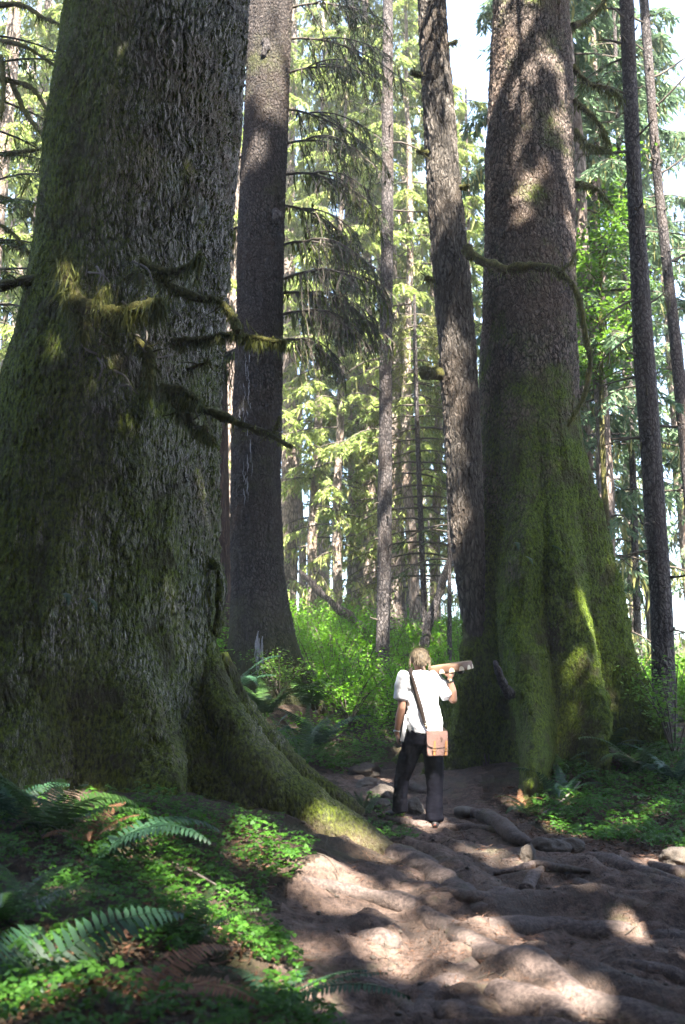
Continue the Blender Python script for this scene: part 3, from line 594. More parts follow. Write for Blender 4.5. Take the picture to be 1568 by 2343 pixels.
slim('slim_hemlock', 'slim knobbly trunk standing right of the huge right-hand spruce', [(0, 1417, 1449), (400, 1434, 1467), (784, 1449, 1496), (984, 1464, 1509), (1184, 1476, 1524), (1384, 1489, 1539), (1630, 1494, 1549), (1720, 1490, 1553)], 13.0, 1.2, 16, seed=53, stubs=60, nth=80,
     boughs=[(345, 3.3, .9, -.1, -.25, 3, 0, 10), (130, 2.4, 1.1, .4, .2, 14, 10, 16), (220, 3.6, 1.0, .3, .2, 14, 10, 16), (680, 3.6, .8, .3, -.4, 4, 0, 14), (760, 3.4, .7, .4, -.4, 4, 0, 10), (700, 0.2, .4, -.4, .3, 3, 0, 8), (860, 3.0, .6, .1, -.1, 3, 0, 4), (1000, 3.2, .6, .2, 0, 3, 0, 8), (1260, 3.4, .5, .2, 0, 3, 0, 4)])
slim('slim_hemlock', 'slender dark trunk leaning at the right edge against white sky', [(0, 1463, 1484), (400, 1494, 1514), (784, 1533, 1559), (1100, 1562, 1592), (1600, 1600, 1635)], 15.0, 1.4, 18, seed=55, stubs=40, nth=48,
     boughs=[(250, -.6, 1.2, -.4, .5, 4, 0, 4), (180, .3, 1.2, -.3, .6, 4, 0, 4), (120, 3.3, .6, -.4, .5, 4, 3, 4), (600, .3, .8, -.3, .4, 4, 0, 4), (400, -.2, .6, -.3, .4, 4, 0, 4)])
slim('slim_hemlock', 'thin pole-like trunk between the huge right-hand spruce and the knobbly slim trunk', [(0, 1400, 1409), (300, 1410, 1420), (600, 1424, 1436), (900, 1436, 1450), (1500, 1452, 1470), (1700, 1455, 1475)], 18.0, 1.8, 20, seed=57, stubs=20,
     boughs=[(620, 3.4, .9, .5, .1, 6, 2, 20), (690, 3.0, 1.1, .4, .2, 6, 2, 20), (100, 3.0, 1.1, .5, .2, 16, 12, 20), (260, 3.3, 1.2, .5, .2, 16, 12, 20), (450, 2.8, 1.0, .5, .2, 12, 12, 20)])
slim('slim_hemlock', 'thin dark hemlock with tiered boughs between the slim centre trunk and the leaning trunk', [(700, 946, 952), (800, 945, 955), (1000, 950, 961), (1200, 957, 970), (1400, 964, 978), (1600, 968, 984)], 20.0, 1.9, 10.2, seed=59, stubs=20, needle='needle_warm',
     boughs=[(y, a, .3 + (y - 700) * .0022, .35, .05, 14, 14, 16) for y in range(720, 1330, 26) for a in (rng.uniform(-.7, .7), rng.uniform(2.4, 3.8))])
slim('slim_hemlock', 'thin dark bare trunk close beside the moss-dark left flank of the huge right-hand spruce', [(900, 1020, 1027), (1300, 1024, 1033), (1500, 1024, 1035), (1620, 1022, 1038)], 18.0, 1.8, 12, seed=61, stubs=14, boughs=[(1530, .2, .5, .1, 0, 4, 0, 3), (1200, 2.9, 1.0, .5, .1, 12, 10, 12), (1280, 3.4, 1.0, .5, .1, 12, 10, 12)])
mb = MB(); tube(mb, [P(1040, 1255, 19), P(1015, 1330, 19), P(990, 1400, 19), P(968, 1490, 19), P(955, 1560, 19)], [.06, .07, .08, .09, .11], 10, 30, .25); tube(mb, [P(1008, 1350, 19), P(1022, 1300, 18.8), P(1050, 1230, 18.6)], [.07, .04], 7, 12, .25)
solo('leaning_snag', mb, M['bark_slim'], 'dark mossy snag tilted right behind the person, forked at the top', 'snag')
mb = MB(); q = tube(mb, [P(684, 1306, 21), P(722, 1345, 21), P(770, 1388, 21), P(822, 1432, 21.5), P(860, 1466, 22)], [.05, .075, .09, .10, .11], 9, 26, .4); tube(mb, [P(722, 1345, 21), P(724, 1325, 21), P(732, 1300, 20.8)], [.03, .015], 6, 10, .2)
M['pale_wood'] = simple('pale_wood', (.30, .25, .19), .9, .4, 18, .02)
solo('fallen_log', mb, M['bark_far'], 'pale sunlit fallen log slanting through green shrubs beside the dark spruce', 'log')

# ------------------------------------------------------------------ the sunlit wood behind
def conifer(seed, H, tone, rad, bush):
    r = np.random.default_rng(seed); o = thing('conifer_tree', 'x', 'tree', (0, 0, 0)); mb = MB()
    zz = np.linspace(-.8, H, 16); sw = np.cumsum(r.normal(size=(16, 2)) * .035, 0)
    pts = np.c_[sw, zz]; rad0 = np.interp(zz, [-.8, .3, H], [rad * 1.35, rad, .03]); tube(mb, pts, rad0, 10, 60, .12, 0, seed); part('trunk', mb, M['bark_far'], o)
    mb = MB(); nb = int(H * 2.7 * bush)
    for k in range(nb):
        z = 1.6 + (H - 1.8) * (k / nb) ** .92 + r.normal() * .2; a = k * 2.4 + r.normal() * .4; live = sstep(1.5, 5.0, z)
        L = (0.5 + 2.3 * (1 - z / H) ** .75) * r.uniform(.6, 1.1) * (.55 + .45 * live)
        x, y = np.interp(z, zz, sw[:, 0]), np.interp(z, zz, sw[:, 1])
        bough(mb, [x, y, z], np.array([math.cos(a), math.sin(a), 0]), L, .022, r.uniform(.25, .5), int(9 + 15 * live), .66, int(6 + 12 * live), .17, .045, int(36 - 20 * live), .5, r, 1, 2, r.uniform(0, .15), 6, .25)
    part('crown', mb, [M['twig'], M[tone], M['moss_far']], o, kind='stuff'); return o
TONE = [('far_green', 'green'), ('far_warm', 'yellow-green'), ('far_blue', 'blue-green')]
proto = []
for k, (H, rad, bush) in enumerate([(26, .20, 1.0), (30, .26, .8), (17, .13, 1.1)]):
    for t in range(3): proto.append((conifer(200 + k * 3 + t, H, TONE[t][0], rad, bush), TONE[t][1], ['tall', 'thick-trunked', 'young'][k]))
def where(xd):
    for lim, s in ((140, 'left of the left giant'), (560, 'in the slit beside the red cedar'), (700, 'close right of the dark spruce'), (780, 'in the bright gap beyond the fallen log'), (865, 'close left of the slim centre trunk'), (925, 'close right of the slim centre trunk'), (1000, 'between the centre trunk and the leaning trunk'),
                   (1110, 'behind the leaning trunk'), (1330, 'behind the huge right-hand spruce'), (1440, 'just right of the huge right-hand spruce'), (1510, 'behind the slim knobbly trunk')):
        if xd < lim: return s
    return 'at the far right edge'
BG = [(655, 26, 3), (735, 34, 4), (808, 27, 4), (848, 25, 0), (903, 24, 3), (935, 30, 4), (1060, 30, 7), (1095, 26, 7), (690, 31, 7), (775, 24, 7), (830, 31, 7), (985, 36, 7), (1000, 25, 7), (720, 25, 7), (880, 28, 6), (940, 23.5, 7),
      (970, 54, 6), (820, 62, 7), (860, 48, 7), (1080, 50, 8),
      (40, 24, 1), (-60, 19, 4), (100, 29, 4), (10, 36, 4), (70, 42, 1), (-20, 28, 7), (130, 21, 7), (520, 24, 4), (510, 34, 1),
      (1345, 21, 2), (1385, 27, 7), (1450, 23, 8), (1560, 22, 8), (1400, 18, 8), (1370, 16.5, 8), (1330, 18.5, 8), (1490, 19, 8)]
used = {}
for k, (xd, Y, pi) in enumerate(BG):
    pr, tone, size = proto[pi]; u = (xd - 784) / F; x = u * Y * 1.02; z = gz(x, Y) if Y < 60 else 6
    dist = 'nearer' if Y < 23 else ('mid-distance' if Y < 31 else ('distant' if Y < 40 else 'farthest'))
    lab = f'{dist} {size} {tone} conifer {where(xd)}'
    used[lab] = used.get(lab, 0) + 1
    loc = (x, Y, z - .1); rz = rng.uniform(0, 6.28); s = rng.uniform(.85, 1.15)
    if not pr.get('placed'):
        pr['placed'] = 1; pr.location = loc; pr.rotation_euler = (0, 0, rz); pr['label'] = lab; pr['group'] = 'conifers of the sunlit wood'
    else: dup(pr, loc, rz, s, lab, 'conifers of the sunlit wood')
for pr, _, _ in proto:
    if not pr.get('placed'):
        for ch in list(pr.children): bpy.data.objects.remove(ch)
        bpy.data.objects.remove(pr)
for o in list(COL.objects):
    if o.get('placed') is not None: del o['placed']
# leafy maple shining right of the huge spruce
MP = thing('vine_maple', 'bright green leafy maple shining just right of the huge right-hand spruce', 'tree', P(1385, 1600, 16.0))
mb = MB(); p0 = P(1385, 1600, 16.0); q = tube(mb, [p0, P(1392, 1300, 16), P(1378, 1000, 16), P(1375, 700, 16), P(1370, 450, 16)], [.06, .05, .045, .03, .012], 6, 30, .2)
r = np.random.default_rng(5); tips = []
for k in range(26):
    y = r.uniform(400, 900); x = 1375; a = r.uniform(0, 6.28); b = P(x, y, 16.0); e = b + np.array([math.cos(a) * r.uniform(.4, .9), math.sin(a) * r.uniform(.3, .9), r.uniform(.1, .5)]); tube(mb, [b, (b + e) / 2 + [0, 0, .1], e], [.014, .005], 4, 8); tips += [b * (1 - t) + e * t for t in (.45, .6, .75, .9, 1.0)]
part('trunk', mb, M['moss_wood'], MP); tips = np.array(tips); mb = MB(); i = r.integers(0, len(tips), 4200); c = tips[i] + r.normal(size=(4200, 3)) * [.2, .2, .07]; a = norm(r.normal(size=(4200, 3)) * [1, 1, .35]); kites(mb, c, a, norm(np.cross(a, [0, 0, 1]) + r.normal(size=(4200, 3)) * .35), r.uniform(.05, .09, 4200), r.uniform(.05, .08, 4200), 0, .5)
part('crown', mb, M['maple'], MP, kind='stuff')
# tree off the left edge whose mossy limbs arch into view
LT = thing('mossy_tree', 'tree at the left edge whose dark mossy limbs arch into the sunlit gap', 'tree', P(-150, 1500, 12.0) * [1, 1, 0] + [0, 0, 1.8])
mb, V = trunk(lev([(0, -110, -60), (700, -130, -70), (1500, -160, -80)], 12.0), 16, 1.5, [], 60, .06, 12, 71); part('trunk', mb, M['bark_slim'], LT)
for k, pl in enumerate([[(-80, 70), (-10, 90), (60, 108), (140, 160)], [(-80, 190), (0, 182), (70, 200), (105, 250), (112, 300)], [(-80, 330), (0, 352), (60, 345), (120, 340)], [(-80, 430), (0, 450), (60, 480), (90, 520)], [(-80, 560), (0, 552), (60, 575), (100, 610)], [(-80, 20), (40, 10), (100, 40), (150, 60)],
                         [(0, 130), (8, 180), (4, 260)], [(-80, 500), (10, 520), (70, 580)], [(30, 195), (60, 260), (105, 320)]]):
    mossy('branch', pl, 12, 11.5, .03, .014, LT, 140, lo=.03, hi=.14)
for k in range(10):
    r = np.random.default_rng(400 + k); mb = MB(); z = P(0, 80 + k * 70, 12)[2]; bough(mb, [-4.55, 12, z], np.array([math.cos(r.uniform(-.9, .5)), math.sin(r.uniform(-.9, .9)), 0]), 1.6, .02, .4, 22, .6, 14, .1, .022, 30, .3, r, 1, 2, .15, 8); part('bough', mb, [M['twig'], M['needle'], M['moss_hang']], LT)

# ------------------------------------------------------------------ unseen spruces added overhead to shade the path, crowns holed for chosen sun patches
LIT = [(1150, 90, 11.7, .2), (1210, 130, 11.6, .2), (1255, 60, 11.6, .16), (1290, 150, 11.8, .18), (1300, 250, 11.9, .2), (1302, 330, 11.9, .2), (1303, 420, 12.0, .18), (1306, 520, 12.0, .16), (1303, 620, 12.0, .12), (1215, 215, 11.6, .15), (1195, 285, 11.6, .18), (1255, 335, 11.6, .16), (1205, 370, 11.6, .16), (1207, 430, 11.6, .16), (1270, 250, 11.7, .12),
    (610, 150, 14.6, .22), (625, 200, 14.6, .2), (590, 330, 14.6, .1), (965, 1640, 9.55, .2), (985, 1590, 9.55, .16), (960, 1560, 9.5, .12), (955, 1670, 9.5, .14), (975, 1490, 9.7, .1), (1000, 1720, 9.5, .12), (985, 1790, 9.6, .08), (940, 1600, 9.5, .1),
    (1045, 1000, 11.5, .1), (1045, 1090, 11.5, .12), (1050, 1130, 11.5, .1), (1150, 1745, 10.3, .14), (1170, 1790, 10.2, .12), (1360, 1380, 11.4, .06), (1400, 1550, 11.5, .03), (1375, 1450, 11.4, .02),
    (70, 1290, 7.9, -.05), (10, 1000, 8.1, -.03), (240, 705, 7.7, .03), (330, 705, 7.6, .05), (160, 660, 7.8, .04), (520, 730, 7.7, .02), (600, 775, 7.7, .03), (290, 500, 8.1, -.05)]
LITG = [(770, 2025, .13), (720, 2000, .1), (850, 2085, .12), (870, 1975, .06), (1000, 2020, .1), (960, 2060, .08), (1110, 2140, .16), (1060, 2190, .1), (1180, 1935, .12), (1120, 1960, .1), (1420, 2062, .14), (1540, 2062, .1), (1540, 1990, .12), (1540, 2255, .14), (1150, 2060, .1), (1060, 1975, .09), (760, 2060, .12), (950, 1895, .1), (1060, 1905, .09), (1185, 1945, .08), (900, 2200, .1), (1010, 2150, .1),
    (1250, 1900, .1), (1300, 2060, .05), (1400, 2150, .08), (1250, 2185, .07), (1480, 2125, .06), (1350, 2285, .08), (1210, 1985, .06), (1100, 1985, .06), (1500, 2040, .05), (1180, 2290, .06), (1040, 2255, .05), (1300, 1835, .04), (1420, 1895, .04), (1510, 1865, .04), (1350, 1925, .05), (620, 1955, .14), (570, 1985, .06), (200, 1890, .06), (330, 1935, .08), (230, 1985, .06), (100, 2210, .1), (470, 2110, .1), (400, 2060, .07), (560, 2180, .07), (330, 1990, .06), (150, 2050, .06), (530, 2080, .06), (420, 2010, .05), (280, 1905, .06), (690, 2290, .07), (230, 2290, .06), (310, 2200, .04), (620, 2230, .06), (40, 2330, .06), (860, 1860, .16), (830, 1840, .14), (880, 1845, .12), (880, 1790, .12), (930, 1835, .12), (170, 1830, .1), (130, 1860, .12), (1450, 1900, .04), (1210, 1850, .08)]
BANK = [(720, 1400, 19, 1.0), (800, 1450, 18, 1.0), (760, 1550, 16.5, .8), (700, 1480, 18, .8), (900, 1400, 19, 1.0), (650, 1580, 14.2, .3), (820, 1620, 14.5, .5), (640, 1590, 13.6, .3), (720, 1640, 13.5, .25), (560, 1610, 13.3, .2), (800, 1650, 13.4, .3), (1560, 1500, 17, 1.0), (1340, 1000, 16, .6), (1380, 500, 16, .8), (1380, 700, 16, .8)]
LP = [np.r_[P(a, b, c), d, 0.0] for a, b, c, d in LIT[:15]] + [np.r_[P(a, b, c), d, .11] for a, b, c, d in LIT[15:]] + [np.r_[P(a, b, c), d, .13] for a, b, c, d in BANK] + [np.r_[ghit(a, b) + [0, 0, .1], c * 1.3, .1] for a, b, c in LITG]
_r = np.random.default_rng(77)
for _ in range(30):
    x, y = _r.uniform(-.6, 3.0), _r.uniform(5.0, 9.6); LP.append(np.array([x, y, gz(x, y), _r.choice([.02, .06, .14]), .1]))
LP = np.array(LP)
def shaded(c, ext):
    """keep only foliage that does not stand in one of the light gaps"""
    ok = np.ones(len(c), bool)
    for l in LP:
        d = c - l[:3]; t = d @ SUN; dist = np.linalg.norm(d - t[:, None] * SUN, axis=1); ok &= ~((dist < l[3] + l[4]) & (t > 0))
    return ok
def shade_canopy(x, y, H, z0, seed, n, label, spread=5.5):
    r = np.random.default_rng(seed); o = thing('added_shade_spruce', label, 'tree', (x, y, gz(x, y)), 'unseen spruces added for shade'); mb = MB(); zb = gz(x, y)
    tube(mb, [(x, y, zb - .5), (x + .2, y, H * .4), (x, y + .1, H)], [.55, .4, .05], 12, 40, .1); part('trunk', mb, M['bark_slim'], o)
    mb = MB(); nb = 90; a = np.arange(nb) * 2.4 + r.normal(size=nb) * .3; zz = z0 + (H - z0 - 1) * np.linspace(0, 1, nb) ** .9; L = spread * (1 - .75 * (zz - z0) / (H - z0)) * r.uniform(.8, 1.1, nb)
    d = np.stack([np.cos(a), np.sin(a), 0 * a], -1)
    for k in range(nb): 
        t = np.linspace(0, 1, 6)[:, None]; tube(mb, np.array([x, y, zz[k]]) + d[k] * L[k] * t + [0, 0, 1] * (-.18 * L[k] * t ** 2), np.linspace(.05, .01, 6), 4)
    j = r.integers(0, nb, n); t = r.random(n) ** .6; c = np.array([x, y, 0]) + d[j] * (L[j] * t)[:, None]; c[:, 2] = zz[j] - .18 * L[j] * t ** 2
    c += r.normal(size=(n, 3)) * [.32, .32, .14]; ok = shaded(c, .10); c = c[ok]; m = len(c)
    aa = norm(r.normal(size=(m, 3)) * [1, 1, .4] + [0, 0, -.3]); kites(mb, c - aa * .17, aa, perp(aa, r), r.uniform(.25, .42, m), r.uniform(.09, .16, m), 1); part('crown', mb, [M['twig'], M['needle_dark']], o, kind='stuff')
for a in [(-6.5, -1.0, 26, 9, 501, 26000, 'tall spruce behind the viewer on the far left'), (-1.5, -5.5, 27, 10, 502, 30000, 'tall spruce behind the viewer on the left of the path'), (3.5, -3.5, 27, 10, 503, 30000, 'tall spruce behind the viewer on the right of the path'),
          (8.5, -1.0, 27, 9, 504, 26000, 'tall spruce behind the viewer on the far right'), (1.2, -10.0, 30, 12, 505, 28000, 'spruce farthest behind the viewer'), (-2.9, 2.2, 25, 13, 506, 26000, 'spruce almost overhead left of the viewer', 4.6), (2.9, 2.9, 28, 14, 507, 36000, 'spruce almost overhead right of the viewer', 5.2), (6.0, 4.2, 29, 14, 508, 34000, 'spruce towering beside the path out of view on the right', 5.0)]: shade_canopy(*a)

# unseen spruces added round the back and sides to cut the ambient light
def grove(seed, H, spread, n):
    r = np.random.default_rng(seed); o = thing('added_grove_spruce', 'unseen bushy spruce added behind the viewer to cut the ambient light', 'tree', (0, 0, 0), 'unseen spruces added against ambient light'); mb = MB(); tube(mb, [(0, 0, -1), (0, 0, H * .5), (0, 0, H)], [.3, .2, .03], 8, 20, .1); part('trunk', mb, M['bark_slim'], o); mb = MB()
    z = 1 + (H - 1) * r.random(n) ** 1.3; a = r.uniform(0, 6.28, n); q = spread * (1 - z / H) ** .6 * np.sqrt(r.random(n)); c = np.stack([q * np.cos(a), q * np.sin(a), z - .2 * q], -1); aa = norm(r.normal(size=(n, 3)) * [1, 1, .5] + [0, 0, -.3]); kites(mb, c, aa, perp(aa, r), r.uniform(.4, .8, n), r.uniform(.15, .3, n), 0); part('crown', mb, M['needle_dark'], o, kind='stuff'); return o
gp = grove(601, 18, 3.4, 7000); r = np.random.default_rng(602); first = True
for x, y in [(-7.5, 2.0), (-8.5, -4), (-5.5, -9), (-1.5, -12), (3, -11), (7, -8.5), (9.5, -3.5), (9, 2), (-9, -12), (1, -17), (11, -13), (-13, 3), (-4, -17), (6, -17), (-3.5, -6.5), (4.5, -6.5)]:
    s = r.uniform(.85, 1.1) * (min(1, 1.0 * (3.5 - y) / 18) if y < -3 and abs(x) < 8 else 1); loc = (x, y, gz(x, y))
    if first: gp.location = loc; first = False
    else: dup(gp, loc, r.uniform(0, 6.28), s, gp['label'], gp['group'])

# ------------------------------------------------------------------ undergrowth
r = np.random.default_rng(11)
mb = MB(); stems = MB(); n = 0
cs = []
while len(cs) < 900:
    x, y = r.uniform(-5.5, 7.5), r.uniform(13.2, 30)
    if y < 14.2 + 1.2 * abs(x - .2) * 0 and r.random() < .5: continue
    if abs(x + 1.1) < .75 and abs(y - 15) < .9: continue
    cs.append((x, y))
for x, y in cs:
    z = gz(x, y); h = r.uniform(.5, 1.15); ns = 7
    if 13 < y < 14.5: h *= .6
    for k in range(ns):
        a = r.uniform(0, 6.28); ln = h * r.uniform(.6, 1.0); d = np.array([math.cos(a) * .5, math.sin(a) * .5, 1.0]) * ln; e = np.array([x, y, z]) + d
        b = np.array([.005, .002, 0]); stems.add(np.array([[x, y, z], [x + .006, y, z], e + b, e - b]), [[0, 1, 2, 3]])
        nl = 42; t = r.uniform(.3, 1.05, nl)[:, None]; c = np.array([x, y, z]) + d * t + r.normal(size=(nl, 3)) * [.15, .15, .05]
        aa = norm(r.normal(size=(nl, 3)) * [1, 1, .3]); bb = norm(np.cross(aa, [0, 0, 1.0]) + r.normal(size=(nl, 3)) * .3); kites(mb, c, aa, bb, r.uniform(.04, .09, nl), r.uniform(.03, .06, nl), 0, .45)
V, q, t, m = stems.arrays(); mb.add(V, q, 1)
solo('undergrowth', mb, [M['huckle'], M['twig']], 'bright green shrubs covering the bank behind the path', 'undergrowth', kind='stuff')
def shrub(p, h, w, n, label, mat='huckle', ls=1.0, seed=0):
    r = np.random.default_rng(seed); o = thing('leafy_shrub', label, 'shrub', p); mb = MB(); tips = []
    for k in range(9):
        a = r.uniform(0, 6.28); e = p + np.array([math.cos(a) * w * r.uniform(.3, 1), math.sin(a) * w * r.uniform(.3, 1), h * r.uniform(.6, 1)]); pts = tube(mb, [p, (p + e) / 2 + [0, 0, h * .12], e], [.012, .004], 4, 10); tips += list(pts[3:])
    part('stems', mb, M['twig'], o); tips = np.array(tips); i = r.integers(0, len(tips), n); c = tips[i] + r.normal(size=(n, 3)) * [w * .22, w * .22, h * .06]; mb = MB()
    a = norm(r.normal(size=(n, 3)) * [1, 1, .4]); kites(mb, c, a, norm(np.cross(a, [0, 0, 1.0]) + r.normal(size=(n, 3)) * .3), r.uniform(.03, .06, n) * ls, r.uniform(.025, .045, n) * ls, 0, .45); part('leaves', mb, M[mat], o, kind='stuff')
shrub(P(640, 1600, 13.6), .6, .45, 900, 'sunlit yellow-green shrub at the foot of the dark spruce', 'maple', .8, 1)
shrub(ghit(1545, 1740), 1.1, .5, 700, 'broad-leaved bright shrub at the right edge under the slim knobbly trunk', 'maple', 1.2, 2)
shrub(P(930, 1640, 13.5), .75, .5, 1100, 'bright green bush directly behind the walking person', 'huckle', .9, 3)
shrub(P(800, 1660, 13.4), .7, .5, 900, 'bright green bush left of the slim centre trunk foot', 'huckle', .9, 4)

# ---- ferns
def frond(p, az, el, L, droop, mat_dir=1, wmax=.11, npair=30, r=rng, roll=None):
    mb = MB(); k = 16; t = np.linspace(0, 1, k); e = el - droop * t ** 1.3; st = np.stack([np.cos(e) * math.cos(az), np.cos(e) * math.sin(az), np.sin(e)], -1) * (L / (k - 1)); pts = np.asarray(p, float) + np.vstack([np.zeros(3), np.cumsum(st[:-1], 0)])
    tube(mb, pts, np.linspace(.0045, .0012, k) * (L / .8), 4); T = norm(np.gradient(pts, axis=0)); roll = r.normal() * .35 if roll is None else roll
    s = np.linspace(.10, .985, npair); fi = s * (k - 1); i = np.minimum(fi.astype(int), k - 2); f = (fi - i)[:, None]; c = pts[i] * (1 - f) + pts[i + 1] * f; tt = norm(T[i] * (1 - f) + T[i + 1] * f)
    sd_ = norm(np.cross(tt, [0, 0, 1.0])); up = np.cross(sd_, tt); sd2 = sd_ * math.cos(roll) + up * math.sin(roll); up2 = np.cross(sd2, tt)
    prof = np.minimum(1, s / .22) ** .6 * (1 - s) ** .75 * 1.35 + .05
    for sg in (-1, 1):
        n = npair; a = norm(sd2 * sg + tt * .32 + up2 * .12 - np.array([0, 0, .18]) + r.normal(size=(n, 3)) * .07); b = norm(tt - a * (tt * a).sum(1, keepdims=True)); l = wmax * prof * (L / .8) * r.uniform(.9, 1.08, n); w_ = L * .9 / npair * r.uniform(.75, 1.0, n)
        V = np.stack([c - b * w_[:, None] * .4, c + a * l[:, None] * .5 - b * w_[:, None] * .42 - np.array([0, 0, .004]), c + a * l[:, None] - np.array([0, 0, .016]) * (L / .8), c + a * l[:, None] * .5 + b * w_[:, None] * .42 - np.array([0, 0, .004]), c + b * w_[:, None] * .4], 1)
        mb.add(V.reshape(-1, 3), np.concatenate([np.stack([np.arange(n) * 5, np.arange(n) * 5 + 1, np.arange(n) * 5 + 3, np.arange(n) * 5 + 4], -1)])); n0 = mb.n - n * 5
        mb.t.append(n0 + np.stack([np.arange(n) * 5 + 1, np.arange(n) * 5 + 2, np.arange(n) * 5 + 3], -1)); mb.tm.append(np.zeros(n, np.int32))
    return mb
def fern(label, p, n, L, seed, mat='fern', azs=None, el=(.7, 1.15), droop=(.9, 1.6), wmax=.11, roll=None):
    r = np.random.default_rng(seed); o = thing('sword_fern', label, 'fern', p, 'sword ferns')
    for k in range(n):
        az = azs[k] if azs else k * 6.283 / n + r.normal() * .3
        part('frond', frond(np.asarray(p) + [r.normal() * .02, r.normal() * .02, 0], az, r.uniform(*el), L * r.uniform(.75, 1.1), r.uniform(*droop), 1, wmax, 26, r, roll), M[mat], o)
    return o
g = ghit
fern('big blue-green fern in the bottom left corner with a broad frond arching right', P(-30, 2350, 4.3), 3, .9, 1, 'fern_blue', [.75, 1.5, 2.5], (.75, .85), (1.0, 1.2), .12, -.75)
fern('large fern at the left edge below the giant trunk, fronds arching over leaf litter', g(110, 1925), 9, .72, 2, 'fern')
fern('dark fern at the far left edge beside the giant trunk base', g(10, 1890), 7, .7, 3, 'fern_blue')
fern('sprawling fern with one long frond among the sorrel left of the path', g(210, 1985), 4, .85, 4, 'fern_blue', [.1, -.3, .6, 2.6], (.6, .8), (1.2, 1.5))
fern('fern among the sorrel in the middle of the left foreground', g(420, 2180), 5, .42, 31, 'fern', None, (.7, 1.1), (.9, 1.4), .1, -.3)
fern('fern in the shade at the left edge halfway down the sorrel', g(30, 2120), 6, .5, 32, 'fern', None, (.7, 1.1), (.9, 1.4), .1, -.3)
fern('low blue-green fern at the bottom edge where sorrel meets the path', g(640, 2300), 5, .6, 5, 'fern_blue', [.0, .5, 1.3, 2.6, -.4], (.35, .6), (.5, .9))
fern('upright pair of fresh fronds behind the long buttress root', P(690, 1735, 10.5), 4, .62, 6, 'fern', [.6, 2.4, 1.5, 3.3], (1.1, 1.4), (.2, .6))
fern('fern tucked against the mossy second buttress root', P(610, 1720, 10.2), 5, .55, 7, 'fern_blue')
fern('dark fern right at the foot of the dark spruce, left side', P(540, 1590, 13.4), 9, .85, 8, 'fern_blue')
fern('dark fern in front of the dark spruce', P(610, 1640, 13.0), 9, .8, 9, 'fern')
fern('wide dark fern right of the dark spruce foot', P(705, 1620, 14.0), 9, 1.0, 10, 'fern')
fern('shaded fern midway between the dark spruce and the path bend', P(720, 1710, 12.6), 9, .75, 11, 'fern_blue')
fern('small sunlit fern beside the path left of the person', g(830, 1868), 9, .3, 12, 'fern', None, (.9, 1.3), (.3, .9))
fern('little fern at the foot of the lit mossy root right of the person', g(1215, 1868), 7, .42, 13, 'fern')
fern('blue-green fern low on the bank right of the lit mossy root', g(1285, 1830), 8, .55, 14, 'fern_blue')
fern('dark fern below the slim knobbly trunk', g(1460, 1775), 9, .75, 15, 'fern')
fern('dark fern at the right edge above the sorrel bank', g(1550, 1800), 9, .8, 16, 'fern_blue')
fern('fern against the right flank of the huge right-hand spruce', g(1395, 1725), 8, .6, 17, 'fern')
fern('short fern hugging the mossy front of the huge right-hand spruce', g(1290, 1775), 7, .45, 18, 'fern')
fern('withered rust-brown fern at the bottom left', g(330, 2290), 7, .6, 19, 'fern_dead', [.2, .9, 1.6, 2.4, 3.1, -.5, 4], (.3, .7), (.8, 1.5))
fern('dried brown fern beside the large fern at the left edge', g(190, 1950), 5, .4, 20, 'fern_dead')
fern('small fern by the walking person on the left path edge', g(890, 1905), 6, .25, 21, 'fern')
fern('dry brown fern drooping at the foot of the lit mossy root', g(1195, 1850), 5, .3, 22, 'fern_dead')
for k, (x, y) in enumerate([(1180, 1240), (1205, 1275), (155, 1355), (205, 1370), (1262, 1250)]):
    V = VR if x > 700 else VL; p = on_trunk(V, x, y, .02); mb = frond(p, -1.6 + .2 * k, -.2, .22, .9, 1, .16, 12); part('fern_sprig', mb, M['fern_blue'], GR if x > 700 else GL)

# ---- wood sorrel carpets, litter
def sorrel(poly, n, name, label, seed, wlo=.018, whi=.032, hlo=.03, hhi=.13, xr=(-4, 0.3), yr=(3.2, 8.5), th=-.25):
    r = np.random.default_rng(seed); x = r.uniform(*xr, n * 6); y = r.uniform(*yr, n * 6); z = ground(x, y); px, py, _ = proj(np.stack([x, y, z], -1)); ok = inpoly(px, py, poly) & (fbm(np.stack([x * 1.8, y * 1.8, 0 * x], -1), seed) + r.normal(size=len(x)) * .25 + .35 * fbm(np.stack([x * 5, y * 5, 0 * x], -1), seed + 2) > th)
    x, y, z = x[ok][:n], y[ok][:n], z[ok][:n]; m = len(x); h = r.uniform(hlo, hhi, m); c = np.stack([x, y, z + h], -1); mb = MB(); up = norm(np.stack([r.normal(size=m) * .28, -.15 + r.normal(size=m) * .28, np.ones(m)], -1)); ph = r.uniform(0, 6.28, m); sz = wlo * .6 + (whi * 1.15 - wlo * .6) * r.random(m) ** 1.4
    e1 = norm(np.cross(up, [1.0, .1, 0])); e2 = np.cross(up, e1)
    for k in range(3):
        t = ph + k * 2.094; a = e1 * np.cos(t)[:, None] + e2 * np.sin(t)[:, None] - up * .22; b = norm(np.cross(up, a)); s = sz[:, None]
        V = np.stack([c, c + a * s * .55 - b * s * .42, c + a * s * .98 - b * s * .34 - up * s * .1, c + a * s * .85 - up * s * .03, c + a * s * .98 + b * s * .34 - up * s * .1, c + a * s * .55 + b * s * .42], 1).reshape(-1, 3); i = np.arange(m)[:, None] * 6
        mb.add(V, np.vstack([i + [0, 1, 2, 3], i + [0, 3, 4, 5]]))
    solo(name, mb, M['sorrel'], label, 'ground cover', kind='stuff')
sorrel([(-300, 1850), (230, 1830), (420, 1835), (560, 1885), (640, 1900), (725, 1965), (690, 2010), (600, 2060), (640, 2150), (700, 2240), (800, 2420), (-300, 2420)], 7200, 'wood_sorrel', 'clover-leaved sorrel carpet left of the path', 21)
